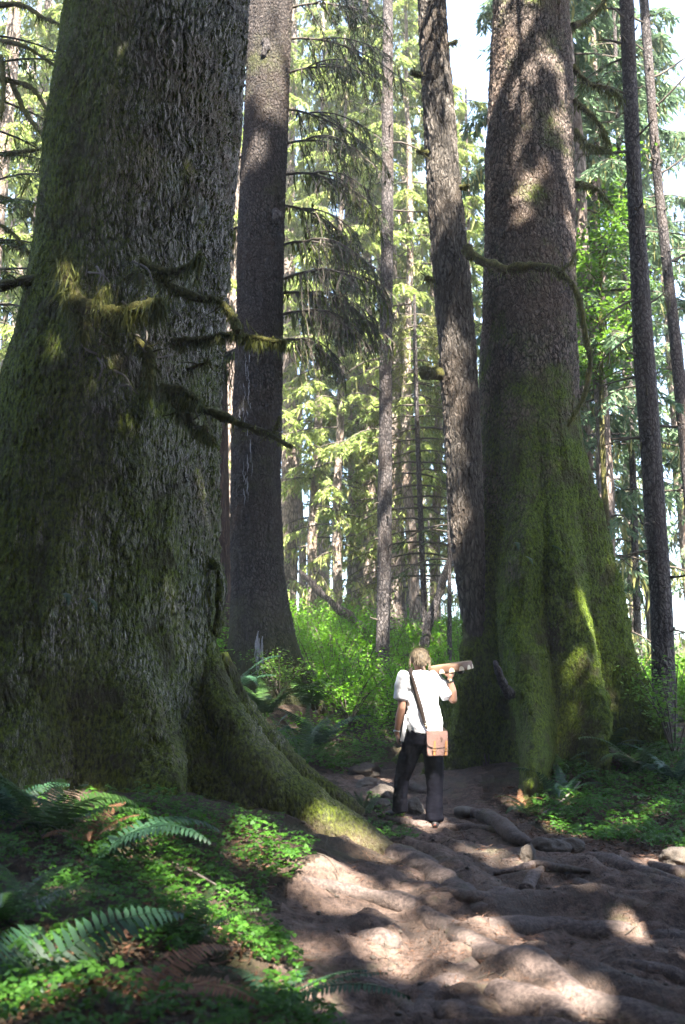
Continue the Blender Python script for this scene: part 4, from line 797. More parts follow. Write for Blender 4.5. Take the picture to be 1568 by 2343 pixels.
sorrel([(1215, 1880), (1230, 1790), (1300, 1700), (1420, 1690), (1620, 1700), (1620, 1975), (1450, 1935), (1300, 1925)], 5200, 'wood_sorrel', 'clover-leaved sorrel carpet on the right bank', 22, .022, .038, .03, .12, (1, 5), (8, 13), -.35)
sorrel([(780, 1870), (840, 1820), (910, 1850), (960, 1930), (930, 1960), (850, 1905)], 500, 'wood_sorrel', 'clover-leaved sorrel patch beside the walking person', 23, .018, .03, .02, .08, (-.5, 1.2), (8, 11.5), -.4)
sorrel([(500, 1650), (640, 1640), (780, 1700), (900, 1760), (760, 1780), (640, 1740)], 2500, 'wood_sorrel', 'low leaves carpeting the shade behind the buttress root', 24, .03, .05, .05, .3, (-2.5, 1), (10, 16), -.6)
def litter(poly, n, xr, yr, seed, mat, name, label, lo=.03, hi=.08, wl=.012, wh=.03):
    r = np.random.default_rng(seed); x = r.uniform(*xr, n * 5); y = r.uniform(*yr, n * 5); z = ground(x, y); px, py, _ = proj(np.stack([x, y, z], -1)); ok = inpoly(px, py, poly) & (fbm(np.stack([x * 1.5, y * 1.5, 0 * x + 4], -1), seed) + r.normal(size=len(x)) * .3 > -.1)
    x, y, z = x[ok][:n], y[ok][:n], z[ok][:n]; m = len(x); mb = MB(); a = norm(r.normal(size=(m, 3)) * [1, 1, .25]); kites(mb, np.stack([x, y, z + r.uniform(.004, .03, m)], -1), a, norm(np.cross(a, [0, 0, 1.0]) + r.normal(size=(m, 3)) * .35), r.uniform(lo, hi, m), r.uniform(wl, wh, m), 0, .5, .3); solo(name, mb, M[mat], label, 'leaf litter', kind='stuff')
litter([(-300, 1830), (560, 1880), (640, 2000), (700, 2200), (800, 2420), (-300, 2420)], 5000, (-4, .3), (3.2, 8.5), 31, 'litter', 'leaf_litter', 'brown dead fern litter under the left sorrel')
litter([(1100, 1900), (1130, 1830), (1300, 1700), (1620, 1700), (1620, 1980), (1300, 1940)], 4000, (.8, 5), (8, 13), 32, 'litter', 'leaf_litter', 'brown dead litter on the right bank')
litter([(620, 2080), (950, 1900), (850, 1800), (900, 1730), (1110, 1740), (1120, 1860), (1600, 1990), (1600, 2420), (720, 2420)], 12000, (-1, 5), (4, 12.5), 33, 'litter', 'leaf_litter', 'needles and bits of twig strewn on the path', .02, .06, .003, .007)

mb = MB(); r = np.random.default_rng(44)
for _ in range(260):
    x, y = r.uniform(-1, 3.4), r.uniform(4.6, 11.5); a = r.uniform(0, 6.28); l = r.uniform(.04, .22); z = gz(x, y) + .006; dx, dy = math.cos(a) * l, math.sin(a) * l; tube(mb, [(x, y, z), (x + dx * .5 + .01, y + dy * .5, gz(x + dx * .5, y + dy * .5) + .012), (x + dx, y + dy, gz(x + dx, y + dy) + .006)], [.004, .002], 4, 5, .2)
for _ in range(320):
    x, y = r.uniform(-.8, 3.2), r.uniform(4.8, 10.5); s_ = r.uniform(.006, .02); ellipsoid(mb, (x, y, gz(x, y) + s_ * .3), (s_, s_ * .8, s_ * .6), 8, 6, 1, None, .25, int(r.integers(99)))
solo('trail_debris', mb, [M['twig'], M['rock']], 'small twigs and pebbles lying on the trodden path', 'debris', kind='stuff')
# ---- roots, stones and fallen sticks by the path
def root(label, pl, rad, sink=.3, mat='root', name='exposed_root', cat='root', seed=0, lift=0.0):
    pts = []
    for (x, y), rr in zip(pl, np.interp(np.linspace(0, 1, len(pl)), np.linspace(0, 1, len(rad)), rad)): p = g(x, y); p[2] += rr * (1 - 2 * sink) + lift; pts.append(p)
    mb = MB(); tube(mb, pts, rad, 16, 16 * len(pl), .22, 0, seed, .8); solo(name, mb, M[mat], label, cat)
root('smooth worn root snaking on from the end of the long buttress root', [(900, 1950), (960, 1975), (1010, 2005), (1060, 2040), (1105, 2085)], [.13, .13, .12, .11, .07], .66, seed=20)
root('long pale root lying across the left half of the foreground path', [(690, 2010), (800, 2030), (920, 2055), (1010, 2105), (1090, 2150), (1160, 2190)], [.05, .08, .1, .1, .09, .05], .72, seed=21)
root('broad dark root crossing the right half of the foreground path', [(1110, 2120), (1250, 2105), (1400, 2115), (1600, 2135)], [.07, .12, .13, .12], .84, seed=22)
root('thick root running diagonally to the bottom right corner', [(1085, 2170), (1200, 2220), (1330, 2275), (1460, 2315), (1600, 2340)], [.06, .11, .12, .12, .1], .72, seed=23)
root('short thick root curving down to the bottom edge of the path', [(1105, 2180), (1050, 2225), (990, 2275), (960, 2330)], [.06, .09, .09, .06], .72, seed=24)
root('dark rounded root hump at the bottom right of the path', [(1130, 2270), (1190, 2280), (1260, 2300), (1290, 2335)], [.08, .13, .13, .08], .72, seed=25)
root('dark root hump near the bottom edge, left of the diagonal root', [(985, 2300), (1040, 2308), (1110, 2330)], [.06, .10, .08], .72, seed=26)
root('dark knob of root in the left half of the path', [(825, 2140), (865, 2140), (905, 2165)], [.06, .09, .06], .62, seed=27)
root('slender root parallel to the sorrel bank on the right of the path', [(1150, 1970), (1250, 1985), (1350, 2030), (1440, 2060)], [.03, .05, .05, .03], .62, seed=28)
root('slender root linking the two big roots at the middle of the path', [(1010, 2050), (1090, 2070), (1170, 2065), (1260, 2060)], [.03, .06, .06, .03], .62, seed=29)
root('low root slanting out of the soil at the lower right edge', [(1420, 2200), (1500, 2215), (1600, 2245)], [.04, .08, .08], .72, seed=30)
root('worn root fading into the dirt at the lower left of the path', [(740, 2230), (830, 2240), (900, 2270), (950, 2330)], [.03, .07, .07, .04], .72, seed=31)
root('pale worn root crossing the path right under the person\'s feet', [(885, 1880), (940, 1893), (1010, 1903), (1090, 1908), (1165, 1912)], [.05, .06, .065, .06, .04], .3, seed=1)
root('thick bent root, dark with a pale sunlit end, right of the person\'s feet', [(1075, 1868), (1110, 1880), (1145, 1905), (1175, 1935), (1205, 1948)], [.05, .075, .085, .08, .05], .15, seed=2)
root('dark knuckled root near the right edge of the path', [(1345, 1975), (1385, 1985), (1440, 2000), (1520, 2022), (1600, 2045)], [.06, .085, .07, .06, .05], .2, seed=3)
root('dark low root reaching in from the right edge below the sorrel bank', [(1490, 1985), (1530, 2005), (1600, 2015)], [.03, .06, .06], .2, seed=4)
root('thin root creeping across the middle of the path', [(1130, 2005), (1190, 2000), (1230, 1990), (1290, 2002), (1350, 2000)], [.02, .035, .04, .035, .02], .2, seed=5)
root('forked wizened root knob standing in the middle of the path', [(1205, 2050), (1222, 2015), (1240, 1998)], [.05, .045, .03], .1, seed=6)
root('gnarled root step behind the person\'s left leg', [(850, 1800), (890, 1812), (935, 1808), (975, 1820)], [.05, .07, .07, .04], .25, seed=7)
root('low root along the path bend behind the person', [(780, 1765), (840, 1772), (900, 1762)], [.03, .05, .03], .3, seed=8)
root('broken pale wood chunk on the bank right of the person\'s feet', [(1042, 1868), (1060, 1872), (1080, 1868)], [.05, .075, .05], .1, 'dead_wood', 'wood_chunk', 'wood', 9)
root('weathered fallen branch lying on the right bank below the slim trunk', [(1330, 1700), (1370, 1725), (1420, 1752), (1455, 1770)], [.03, .05, .055, .045], .1, 'dead_wood', 'fallen_branch', 'branch', 10, .06)
root('thin grey stick lying through the sorrel left of the path', [(390, 2005), (450, 2035), (540, 2085)], [.008, .009, .006], .0, 'dead_wood', 'fallen_stick', 'stick', 11, .07)
root('long shaded stick on the right bank beside the lit mossy root', [(1240, 1880), (1290, 1845), (1330, 1800)], [.012, .014, .008], .0, 'dead_wood', 'fallen_stick', 'stick', 12, .05)
def rock(label, x, y, s, seed, mat='rock'):
    p = g(x, y); mb = MB(); ellipsoid(mb, p + [0, 0, s[2] * .35], s, 40, 26, 0, None, .22, seed); solo('rock', mb, M[mat], label, 'rock')
for k, a in enumerate([('small dark stone standing alone in the middle of the path', 1208, 1975, (.06, .06, .09)), ('flat pale stone at the foot of the sorrel bank', 1255, 1952, (.16, .1, .08)), ('rounded pale stone at the right end of the pair under the sorrel bank', 1300, 1948, (.13, .1, .08)), ('brown boulder behind the person\'s legs', 880, 1830, (.15, .12, .1)), ('pale rounded stone between the person\'s legs', 942, 1862, (.12, .1, .1)),
        ('grey stone left of the person\'s legs', 850, 1805, (.16, .12, .08)), ('low brown stone left of the person\'s feet', 868, 1852, (.11, .09, .06)), ('dark stone deep in the bend of the path', 830, 1775, (.2, .14, .09)), ('rounded stone at the right edge of the path below the sorrel', 1560, 1978, (.15, .12, .09))]): rock(a[0], a[1], a[2], a[3], k + 60)

# ------------------------------------------------------------------ the walking person
PB = P(966.6, 1897.0, 9.7)
ZP = .00085
def H(xz, yz, y=0.0): return np.array([(xz - 560) * ZP, y, (2130 - yz) * ZP])      # units of an enlarged view to metres in the person's own frame
M['skin'] = simple('skin', (.33, .18, .125), .55, .12, 18, 0, .35)
M['shirt'] = simple('shirt', (.62, .62, .65), .9, .03, 60, .002)
M['trousers'] = simple('trousers', (.005, .005, .008), .95, .25, 60, .002, .04)
M['shoe'] = simple('shoe', (.02, .018, .018), .5, .2, 30)
M['sole'] = simple('sole', (.10, .035, .025), .7, .2, 30)
M['hair'] = leaf('hair', (.04, .031, .021), (.20, .155, .105), .15, rough=.5)
M['hair_base'] = simple('hair_base', (.075, .056, .037), .6, .5, 45, .01)
M['bag'] = simple('bag_canvas', (.16, .095, .08), .85, .2, 50, .003)
M['leather'] = simple('leather', (.28, .12, .04), .5, .2, 40, 0, .4)
M['strap'] = simple('strap_web', (.022, .015, .012), .8, .2, 80)
M['metal'] = simple('metal', (.55, .45, .3), .35, .1, 40, 0, .5, .9)
M['black'] = simple('black', (.015, .015, .018), .6, .2, 40)
M['paper'] = simple('paper', (.8, .8, .84), .6, .04, 60)
M['rim'] = simple('drum_wood', (.20, .115, .075), .6, .35, 22, .003)
M['hide'] = simple('drum_hide', (.26, .17, .10), .6, .15, 12, .002)
M['cream'] = simple('cream', (.72, .60, .42), .7, .06, 30)
M['eye'] = simple('eye', (.06, .05, .05), .2, .1, 40, 0, .5)
def remesh(name, mb, vox, mat, parent, it=4, fold=None, off=None):
    me = mb.mesh('tmp', [], (0, 0, 0)); o = bpy.data.objects.new('tmp', me); COL.objects.link(o)
    a = o.modifiers.new('r', 'REMESH'); a.mode = 'VOXEL'; a.voxel_size = vox; a.use_smooth_shade = True
    b = o.modifiers.new('s', 'SMOOTH'); b.factor = .5; b.iterations = it
    dg = bpy.context.evaluated_depsgraph_get(); m2 = bpy.data.meshes.new_from_object(o.evaluated_get(dg)); bpy.data.objects.remove(o)
    if fold:
        n = len(m2.vertices); co = np.zeros(n * 3, np.float32); no = np.zeros(n * 3, np.float32); m2.vertices.foreach_get('co', co); m2.vertices.foreach_get('normal', no)
        co = co.reshape(-1, 3); no = no.reshape(-1, 3); co = co + no * fold(co)[:, None]; m2.vertices.foreach_set('co', co.astype(np.float32).ravel()); m2.update()
    m2.name = name; m2.materials.clear(); m2.materials.append(mat); m2.polygons.foreach_set('use_smooth', np.ones(len(m2.polygons), bool))
    q = bpy.data.objects.new(name, m2); COL.objects.link(q); q.parent = parent; LOC[q.name] = np.zeros(3); return q
def limb(mb, pts, rad, n=14):
    pts = [np.asarray(p, float) for p in pts]
    for p, r in zip(pts, rad): ellipsoid(mb, p, (r, r, r), n, 10)
    for a, b, r, s in zip(pts, pts[1:], rad, rad[1:]): tube(mb, np.array([a, a * .5 + b * .5, b]), [r, (r + s) / 2, s], n)
def loft(mb, secs, n=36):
    S = np.array(secs, float); th = np.arange(n) * 2 * math.pi / n; k = len(S)
    V = np.stack([S[:, 0:1] + S[:, 2:3] * np.cos(th), S[:, 1:2] + S[:, 3:4] * np.sin(th), S[:, 4:5] + 0 * th[None]], -1).reshape(-1, 3)
    i = np.arange(k - 1)[:, None] * n; j = np.arange(n)[None]; j2 = (j + 1) % n; mb.add(np.vstack([V, [[S[0, 0], S[0, 1], S[0, 4]], [S[-1, 0], S[-1, 1], S[-1, 4]]]]), np.stack([i + j, i + j2, i + n + j2, i + n + j], -1).reshape(-1, 4))
    n0 = mb.n - k * n - 2; jj = np.arange(n); mb.t.append(n0 + np.vstack([np.stack([jj * 0 + k * n, (jj + 1) % n, jj], -1), np.stack([jj * 0 + k * n + 1, (k - 1) * n + jj, (k - 1) * n + (jj + 1) % n], -1)])); mb.tm.append(np.zeros(2 * n, np.int32))
PE = thing('person', 'person walking away on the path in white t-shirt and black trousers', 'person', PB); LOC[PE.name] = np.zeros(3)
# body: one continuous skin
mb = MB(); hc = np.array([0, .02, 1.545])
ellipsoid(mb, hc, (.074, .093, .098), 24, 16); ellipsoid(mb, hc + [0, .035, -.055], (.055, .06, .062), 20, 12); ellipsoid(mb, hc + [0, .098, -.02], (.013, .022, .022), 12, 8); ellipsoid(mb, hc + [0, .082, .012], (.05, .018, .014), 12, 8)
ellipsoid(mb, hc + [0, .088, -.062], (.022, .012, .008), 12, 8); ellipsoid(mb, hc + [0, .075, -.095], (.022, .02, .018), 12, 8)
for s in (-1, 1): ellipsoid(mb, hc + [s * .078, -.005, -.012], (.012, .02, .032), 12, 8)
limb(mb, [(0, -.012, 1.36), (0, .005, 1.47)], [.058, .052]); loft(mb, [(.03, 0, .11, .08, .85), (.02, 0, .11, .085, 1.1), (0, 0, .13, .09, 1.3), (-.005, 0, .10, .07, 1.38), (0, -.005, .06, .055, 1.42)])
limb(mb, [(-.06, 0, .80), (-.165, .08, .49), (-.195, .10, .17)], [.06, .045, .04]); limb(mb, [(.09, 0, .80), (.12, 0, .46), (.112, -.02, .09)], [.06, .045, .04])
Lw, Rw = np.array([-.222, .05, .868]), np.array([.272, -.075, 1.35])
limb(mb, [(-.15, 0, 1.37), (-.172, -.01, 1.2), (-.178, -.02, 1.085), (-.197, .015, 1.0), Lw], [.05, .043, .037, .039, .025]); limb(mb, [(.14, 0, 1.37), (.23, -.01, 1.26), (.305, -.035, 1.165), (.298, -.055, 1.24), Rw], [.05, .043, .037, .038, .025])
def hand(mb, wrist, palm_c, u, n, c, flex, thumb):
    """u: towards the fingers, n: out of the palm, c: towards the thumb side"""
    u, n, c = [np.asarray(v, float) for v in (u, n, c)]; Rm = np.stack([c, n, u], 1); ellipsoid(mb, palm_c, (.040, .016, .048), 16, 10, 0, Rm); limb(mb, [wrist, palm_c - u * .02], [.024, .022], 10)
    for k, (o, l) in enumerate(((.028, .072), (.010, .08), (-.009, .075), (-.027, .06))):
        p = palm_c + c * o + u * .036; pts = [p]; ang = .15
        for f_, fl in zip((.45, .32, .23), flex): ang += fl + .06 * k; p = p + (u * math.cos(ang) + n * math.sin(ang)) * l * f_; pts.append(p)
        limb(mb, pts, [.0092, .0088, .0082, .0072], 8)
    p = palm_c + c * .034 - u * .02; limb(mb, [p, p + c * .026 + u * .02 + n * .012, p + c * .026 + u * .045 + n * thumb], [.011, .010, .008], 8)
hand(mb, Lw, np.array([-.212, .062, .805]), (.12, .05, -1), (1, .0, .12), (0, -1, 0), (.4, .75, .6), .02)
hand(mb, Rw, np.array([.276, -.088, 1.405]), (.05, -.12, 1), (0, 1, .12), (-1, 0, .05), (.35, .6, .5), .03)
remesh('body', mb, .0045, M['skin'], PE, 3)
for s in (-1, 1):
    mb = MB(); ellipsoid(mb, hc + [s * .032, .084, 0], (.011, .009, .009), 12, 8); part('eye', mb, M['eye'], PE)
SEC = [(.042, 0, .178, .125, .862), (.04, 0, .174, .125, .90), (.032, 0, .160, .12, 1.0), (.021, 0, .146, .115, 1.13), (.018, 0, .152, .118, 1.25), (.0, 0, .175, .112, 1.34), (-.006, -.003, .155, .095, 1.39), (-.003, -.008, .095, .075, 1.425), (0, -.008, .066, .062, 1.437)]
mb = MB(); loft(mb, SEC); limb(mb, [(-.15, 0, 1.37), (-.175, 0, 1.28)], [.066, .066]); tube(mb, [(-.172, 0, 1.30), (-.18, -.003, 1.23), (-.187, -.008, 1.168)], [.066, .068, .072], 18); limb(mb, [(.13, 0, 1.37), (.19, -.005, 1.30)], [.066, .066]); tube(mb, [(.18, 0, 1.31), (.225, -.008, 1.25), (.268, -.02, 1.195)], [.066, .069, .073], 18)
fd = lambda co: .016 * fbm(np.stack([co[:, 0] * 9 + co[:, 2] * 6, co[:, 1] * 9, co[:, 2] * 5 - co[:, 0] * 7], -1), 3) * (.5 + .9 * sstep(1.25, .9, co[:, 2])) + .004 * fbm(co * 26, 4)
remesh('t_shirt', mb, .007, M['shirt'], PE, 3, fd)
mb = MB(); loft(mb, [(.03, 0, .15, .11, .89), (.03, -.005, .165, .125, .82), (.02, 0, .165, .12, .75)]); tube(mb, [(-.06, 0, .80), (-.10, .03, .68), (-.165, .085, .49), (-.195, .09, .30), (-.198, .095, .15)], [.105, .095, .078, .072, .077], 24, 16); tube(mb, [(.10, 0, .80), (.112, .0, .66), (.12, .0, .46), (.115, -.01, .25), (.110, -.022, .075)], [.11, .098, .08, .076, .083], 24, 16)
fd2 = lambda co: .009 * fbm(np.stack([co[:, 0] * 10, co[:, 1] * 10, co[:, 2] * 6], -1), 8) + .004 * fbm(co * [12, 12, 30], 9)
remesh('trousers', mb, .008, M['trousers'], PE, 3, fd2)
def shoe(c, az):
    a = np.array([math.cos(az), math.sin(az), 0]); b = np.array([-a[1], a[0], 0]); Rm = np.stack([a, b, [0, 0, 1]], 1); mb = MB(); c = np.asarray(c, float)
    ellipsoid(mb, c + a * .0 + [0, 0, .045], (.07, .042, .048), 20, 12, 0, Rm); ellipsoid(mb, c + a * .10 + [0, 0, .03], (.095, .046, .036), 20, 12, 0, Rm); o = remesh('shoe', mb, .006, M['shoe'], PE, 3)
    sb = MB(); ellipsoid(sb, c + a * .055 + [0, 0, .006], (.145, .044, .014), 28, 8, 0, Rm); ellipsoid(sb, c - a * .066 + [0, 0, .045], (.005, .014, .01), 10, 8, 0, Rm); part('sole', sb, M['sole'], o)
shoe((.112, -.045, .0), R(85)); shoe((-.205, .10, .088), R(128))
# hair: a short gathered bob
mb = MB(); ellipsoid(mb, hc + [0, -.012, .018], (.080, .096, .090), 28, 18, 0, None, .05, 2); ellipsoid(mb, hc + [0, -.05, -.02], (.072, .05, .055), 20, 12); ellipsoid(mb, hc + [.012, -.10, -.03], (.042, .03, .055), 16, 10)
HR = remesh('hair', mb, .008, M['hair_base'], PE, 3)
mb = MB(); r = np.random.default_rng(9); n = 1500; ph = r.uniform(math.pi * .92, math.pi * 2.08, n); th = np.arccos(r.uniform(-.15, 1, n)); u = np.stack([np.sin(th) * np.cos(ph), np.sin(th) * np.sin(ph), np.cos(th)], -1); c = hc + [0, -.012, .018] + u * [.083, .10, .093]
dn = norm(np.array([0, -.1, -1.0]) + (np.array([.012, -.1, -.06]) - (c - hc)) * 5 + r.normal(size=(n, 3)) * .2); dn = norm(dn - u * (dn * u).sum(1, keepdims=True) + u * .06); kites(mb, c, dn, norm(np.cross(dn, u)), r.uniform(.03, .06, n), r.uniform(.003, .007, n), 0, .5)
n = 260; c = hc + [.012, -.10, -.01] + r.normal(size=(n, 3)) * [.03, .015, .02]; dn = norm(np.array([0, -.15, -1.0]) + r.normal(size=(n, 3)) * .25); kites(mb, c, dn, perp(dn, r), r.uniform(.03, .07, n), .005, 0, .5)
n = 120; s_ = r.choice([-1, 1], n); c = hc + np.stack([s_ * .085, r.uniform(-.06, .02, n), r.uniform(-.06, .05, n)], -1); dn = norm(np.stack([s_ * r.uniform(.0, .5, n), r.uniform(-.4, .1, n), -np.ones(n)], -1)); kites(mb, c, dn, perp(dn, r), r.uniform(.04, .08, n), .004, 0, .5); part('strands', mb, M['hair'], HR)
def ring(name, c, ax, rad, w, mat, thick=.004):
    ax = norm(np.asarray(ax, float)); a = norm(np.cross(ax, [0, 1.0, .1])); b = np.cross(ax, a); th = np.linspace(0, 2 * math.pi, 25)[:, None]; mb = MB()
    for o in np.linspace(-w / 2, w / 2, 4): tube(mb, c + ax * o + (a * np.cos(th) + b * np.sin(th)) * rad, thick, 6)
    return part(name, mb, mat, PE)
wa = np.array([.272, -.075, 1.35]) - np.array([.298, -.055, 1.24]); ring('watch_strap', Rw - wa * .12, wa, .028, .022, M['black'])
mb = MB(); ellipsoid(mb, Rw - wa * .12 + [0, -.03, 0], (.015, .007, .014), 14, 8); part('watch_face', mb, M['metal'], PE)
ring('bracelet', Lw + [0, 0, .01], (.1, .1, 1), .028, .008, M['paper'])
# shoulder bag on its strap
def at_pb(name, label, cat): o = thing(name, label, cat, PB); LOC[o.name] = np.zeros(3); return o
BG_ = at_pb('shoulder_bag', 'brown canvas shoulder bag with two tan buckle straps at the person\'s hip', 'bag')
bc = H(715, 1232, -.175); mb = MB()
for x in (-1, 1):
    for z in (-1, 1): limb(mb, [bc + [x * .078, -.018, z * .095], bc + [x * .078, .018, z * .095]], [.02, .02])
box(mb, bc, (.19, .072, .205)); box(mb, bc, (.165, .068, .225)); tilt = lambda co: .004 * fbm(co * 14, 2) + .002 * fbm(co * 40, 3)
remesh('pouch', mb, .006, M['bag'], BG_, 16, tilt)
def slab(pts2, y0, y1, mat, name, parent, curve=0.0):
    p = np.array(pts2); n = len(p); mb = MB(); V = np.vstack([np.c_[p[:, 0], np.full(n, y0) + curve * np.abs(p[:, 0] - bc[0]) ** 2, p[:, 1]], np.c_[p[:, 0], np.full(n, y1) + curve * np.abs(p[:, 0] - bc[0]) ** 2, p[:, 1]]]); c0 = V[:n].mean(0); c1 = V[n:].mean(0); mb.add(np.vstack([V, c0, c1]), np.stack([np.arange(n), (np.arange(n) + 1) % n, (np.arange(n) + 1) % n + n, np.arange(n) + n], -1))
    i = np.arange(n); mb.t.append(np.vstack([np.stack([i * 0 + 2 * n, i, (i + 1) % n], -1), np.stack([i * 0 + 2 * n + 1, (i + 1) % n + n, i + n], -1)])); mb.tm.append(np.zeros(2 * n, np.int32)); return part(name, mb, mat, parent, False)
zt, zb = bc[2] + .115, bc[2] - .035; xl, xr = bc[0] - .094, bc[0] + .094
FL = slab([(xl, zt)] + [(xl, zb + .05), (xl + .006, zb + .03), (xl + .02, zb + .012), (xl + .05, zb + .002), (bc[0], zb - .003), (xr - .05, zb + .002), (xr - .02, zb + .012), (xr - .006, zb + .03), (xr, zb + .05), (xr, zt), (bc[0], zt + .004)], bc[1] - .046, bc[1] - .038, M['bag'], 'flap', BG_)
for x in (685, 808):
    q = H(x, 1275, 0); mb = MB(); box(mb, (q[0], bc[1] - .050, q[2]), (.017, .006, .13), Matrix.Rotation(.06, 3, 'Y')); o = part('buckle_strap', mb, M['leather'], BG_, False)
    mb = MB(); z = q[2] - .012
    for dx, dz, sx, sz in ((-.014, 0, .004, .026), (.014, 0, .004, .026), (0, .012, .03, .004), (0, -.012, .03, .004)): box(mb, (q[0] + dx, bc[1] - .056, z + dz), (sx, .004, sz))
    part('buckle', mb, M['metal'], o, False)
q = H(757, 1187, 0); th = np.linspace(-1.9, 2.3, 18); mb = MB(); tube(mb, np.stack([q[0] + .013 * np.cos(th), 0 * th + bc[1] - .048, q[2] + .018 * np.sin(th)], -1), .0016, 5); tube(mb, np.array([[q[0] - .004, bc[1] - .048, q[2] + .010], [q[0] + .005, bc[1] - .048, q[2] - .008]]), .0016, 5); part('emblem', mb, M['strap'], FL)
S = np.array(SEC)
def surf(x, z, sg):
    cx, cy, rx, ry = [np.interp(z, S[:, 4], S[:, k]) for k in range(4)]; return cy + sg * (ry * math.sqrt(max(0.02, 1 - ((x - cx) / rx) ** 2)) + .017)
pts = []
for t in np.linspace(0, 1, 14): q = H(452 + (600 - 452) * t ** .95, 500 + (1040 - 500) * t); pts.append([q[0], surf(q[0], q[2], -1) , q[2]])
q = H(618, 1075); pts.append([q[0], bc[1] + .02, q[2]]); back = np.array(pts); top = np.array([[-.09, -.02, 1.452], [-.092, .03, 1.445]]); fr = []
for t in np.linspace(0.04, 1, 12): x, z = -.092 + .30 * t, 1.40 - .5 * t; fr.append([x, surf(x, z, 1), z])
loop = np.vstack([back[::-1], top, fr, [[bc[0] + .10, -.06, bc[2] + .10]], [[bc[0] + .098, bc[1], bc[2] + .09]]]); lp = crom(loop, 90); T = norm(np.gradient(lp, axis=0)); nr = norm(lp * [1, 1, 0] - np.array([.01, 0, 0]) + [0, 0, .0]); nr[np.abs(lp[:, 2] - 1.445) < .03] += [0, 0, 2.0]; nr = norm(nr); sdv = norm(np.cross(T, nr)); wv = np.interp(np.linspace(0, 1, 90), [0, .05, .2, .5, 1], [.012, .014, .021, .023, .018])[:, None]
mb = MB(); V = np.stack([lp - sdv * wv - nr * .002, lp + sdv * wv - nr * .002, lp + sdv * wv + nr * .002, lp - sdv * wv + nr * .002], 1).reshape(-1, 3); i = np.arange(89)[:, None, None] * 4; j = np.arange(4)[None, :, None]; mb.add(V, np.concatenate([i + j, i + (j + 1) % 4, i + 4 + (j + 1) % 4, i + 4 + j], -1).reshape(-1, 4)); SO = part('strap', mb, M['strap'], BG_)
mb = MB(); q = H(600, 1030); 
for dz in (-.008, .01): tube(mb, [[q[0] - .016, surf(q[0], q[2], -1) - .006, q[2] + dz], [q[0] + .016, surf(q[0], q[2], -1) - .006, q[2] + dz - .004]], .003, 6)
part('slider', mb, M['metal'], SO)
# hand drum carried on the raised right hand
DR = at_pb('hand_drum', 'round wooden hand drum with cream half-moons round its rim, carried shoulder high', 'drum')
dc = np.array([.297, .098, 1.468]); ty, tx = R(-8.5), R(5.0); RM = np.array(Matrix.Rotation(ty, 3, 'Y') @ Matrix.Rotation(tx, 3, 'X')); rd, hh = .212, .037
th = np.linspace(0, 2 * math.pi, 73)[:-1]
def dpt(r, a, z): return np.stack([r * np.cos(a), r * np.sin(a), z + 0 * a], -1) @ RM.T + dc
mb = MB(); prof = [(rd - .012, -hh), (rd, -hh), (rd + .002, -hh * .3), (rd + .001, hh * .7), (rd - .006, hh), (rd - .014, hh * .9), (rd - .014, -hh)]; V = np.vstack([dpt(np.full(72, a), th, b) for a, b in prof]); i = np.arange(6)[:, None] * 72; j = np.arange(72)[None]; mb.add(V, np.stack([i + j, i + (j + 1) % 72, i + 72 + (j + 1) % 72, i + 72 + j], -1).reshape(-1, 4)); part('rim', mb, M['rim'], DR)
mb = MB(); V = np.vstack([dpt(np.full(72, rd - .005), th, hh + .001), dpt(np.full(72, rd * .5), th, hh + .002), dpt(np.zeros(1), np.zeros(1), hh + .002)]); j = np.arange(72); mb.add(V, np.stack([j, (j + 1) % 72, 72 + (j + 1) % 72, 72 + j], -1)); mb.t.append(np.stack([72 + j, 72 + (j + 1) % 72, 0 * j + 144], -1)); mb.tm.append(np.zeros(72, np.int32)); part('drumhead', mb, M['hide'], DR)
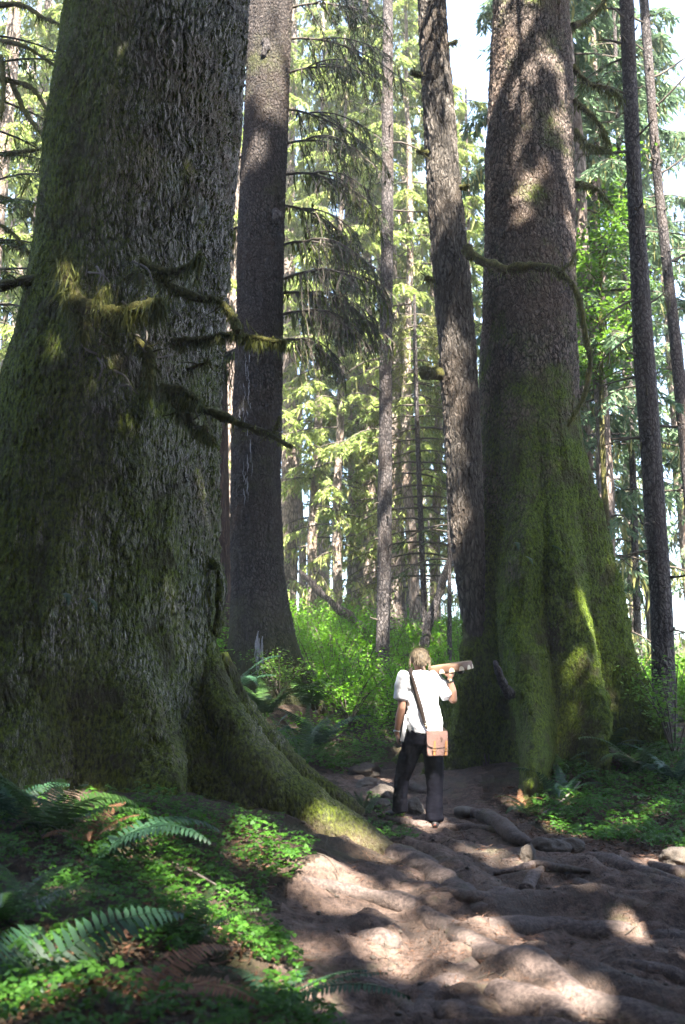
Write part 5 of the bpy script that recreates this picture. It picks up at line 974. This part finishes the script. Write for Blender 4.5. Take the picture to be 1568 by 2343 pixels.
for k in range(14):
    a0 = -math.pi / 2 + (k - .15) * 2 * math.pi / 14; mb = MB(); t = np.linspace(0, math.pi, 13); R0 = .027; da = R0 * np.cos(t) / rd; zz = -hh * .92 + R0 * 1.5 * np.sin(t); V = np.vstack([dpt(np.full(13, rd + .0045), a0 + da, zz), dpt(np.full(1, rd + .0045), np.array([a0]), np.array([-hh * .92])), dpt(np.full(13, rd - .001), a0 + da, zz)])
    i = np.arange(12); mb.add(V, np.stack([i, i + 1, i * 0 + 13], -1)); mb.add(V, np.stack([i, i + 14, i + 15, i + 1], -1)); part('half_moon', mb, M['cream'], DR, False)
mb = MB(); ellipsoid(mb, H(1015, 450, .03), (.036, .05, .026), 16, 10, 0, None, .1, 4); part('grip', mb, M['black'], DR)
for s in (0.6, 2.2): 
    mb = MB(); tube(mb, [dpt(np.array([rd - .015]), np.array([s]), -hh * .8)[0], dc + RM @ np.array([0, 0, -hh * .9]), dpt(np.array([rd - .015]), np.array([s + math.pi]), -hh * .8)[0]], .004, 6); part('lacing', mb, M['hide'], DR)
# folder held under the left hand
NB = at_pb('notebook', 'white and black notebook held upright against the person\'s left hip', 'notebook')
c = np.array([-.156, .06, .905]); Rm = np.array(Matrix.Rotation(R(12), 3, 'Y')); mb = MB(); box(mb, c, (.034, .185, .245), Rm); part('pages', mb, M['paper'], NB, False)
for s in (-1,): mb = MB(); box(mb, c + Rm @ np.array([s * .0195, .006, -.003]), (.005, .195, .262), Rm); part('cover', mb, M['black'], NB, False)
mb = MB(); box(mb, c + Rm @ np.array([.0185, 0, 0]), (.003, .187, .249), Rm); part('back_cover', mb, M['paper'], NB, False)

for o in (PE, BG_, DR, NB): o.scale = (.972, .972, .972)

# ------------------------------------------------------------------ haze volume added to give the far wood a pale glow
hz = N('haze'); hz.t.nodes.remove(hz.b); pv = hz.n('VolumePrincipled'); pv.inputs['Color'].default_value = (.97, .99, 1, 1); pv.inputs['Density'].default_value = 0.0015; pv.inputs['Anisotropy'].default_value = 0.0
hz.t.links.new(pv.outputs[0], hz.out.inputs['Volume']); mb = MB(); box(mb, (0, 20, 18), (90, 130, 44)); solo('haze', mb, hz.m, 'thin haze volume added for a pale glow between the trees', 'haze', kind='stuff', smooth=False)
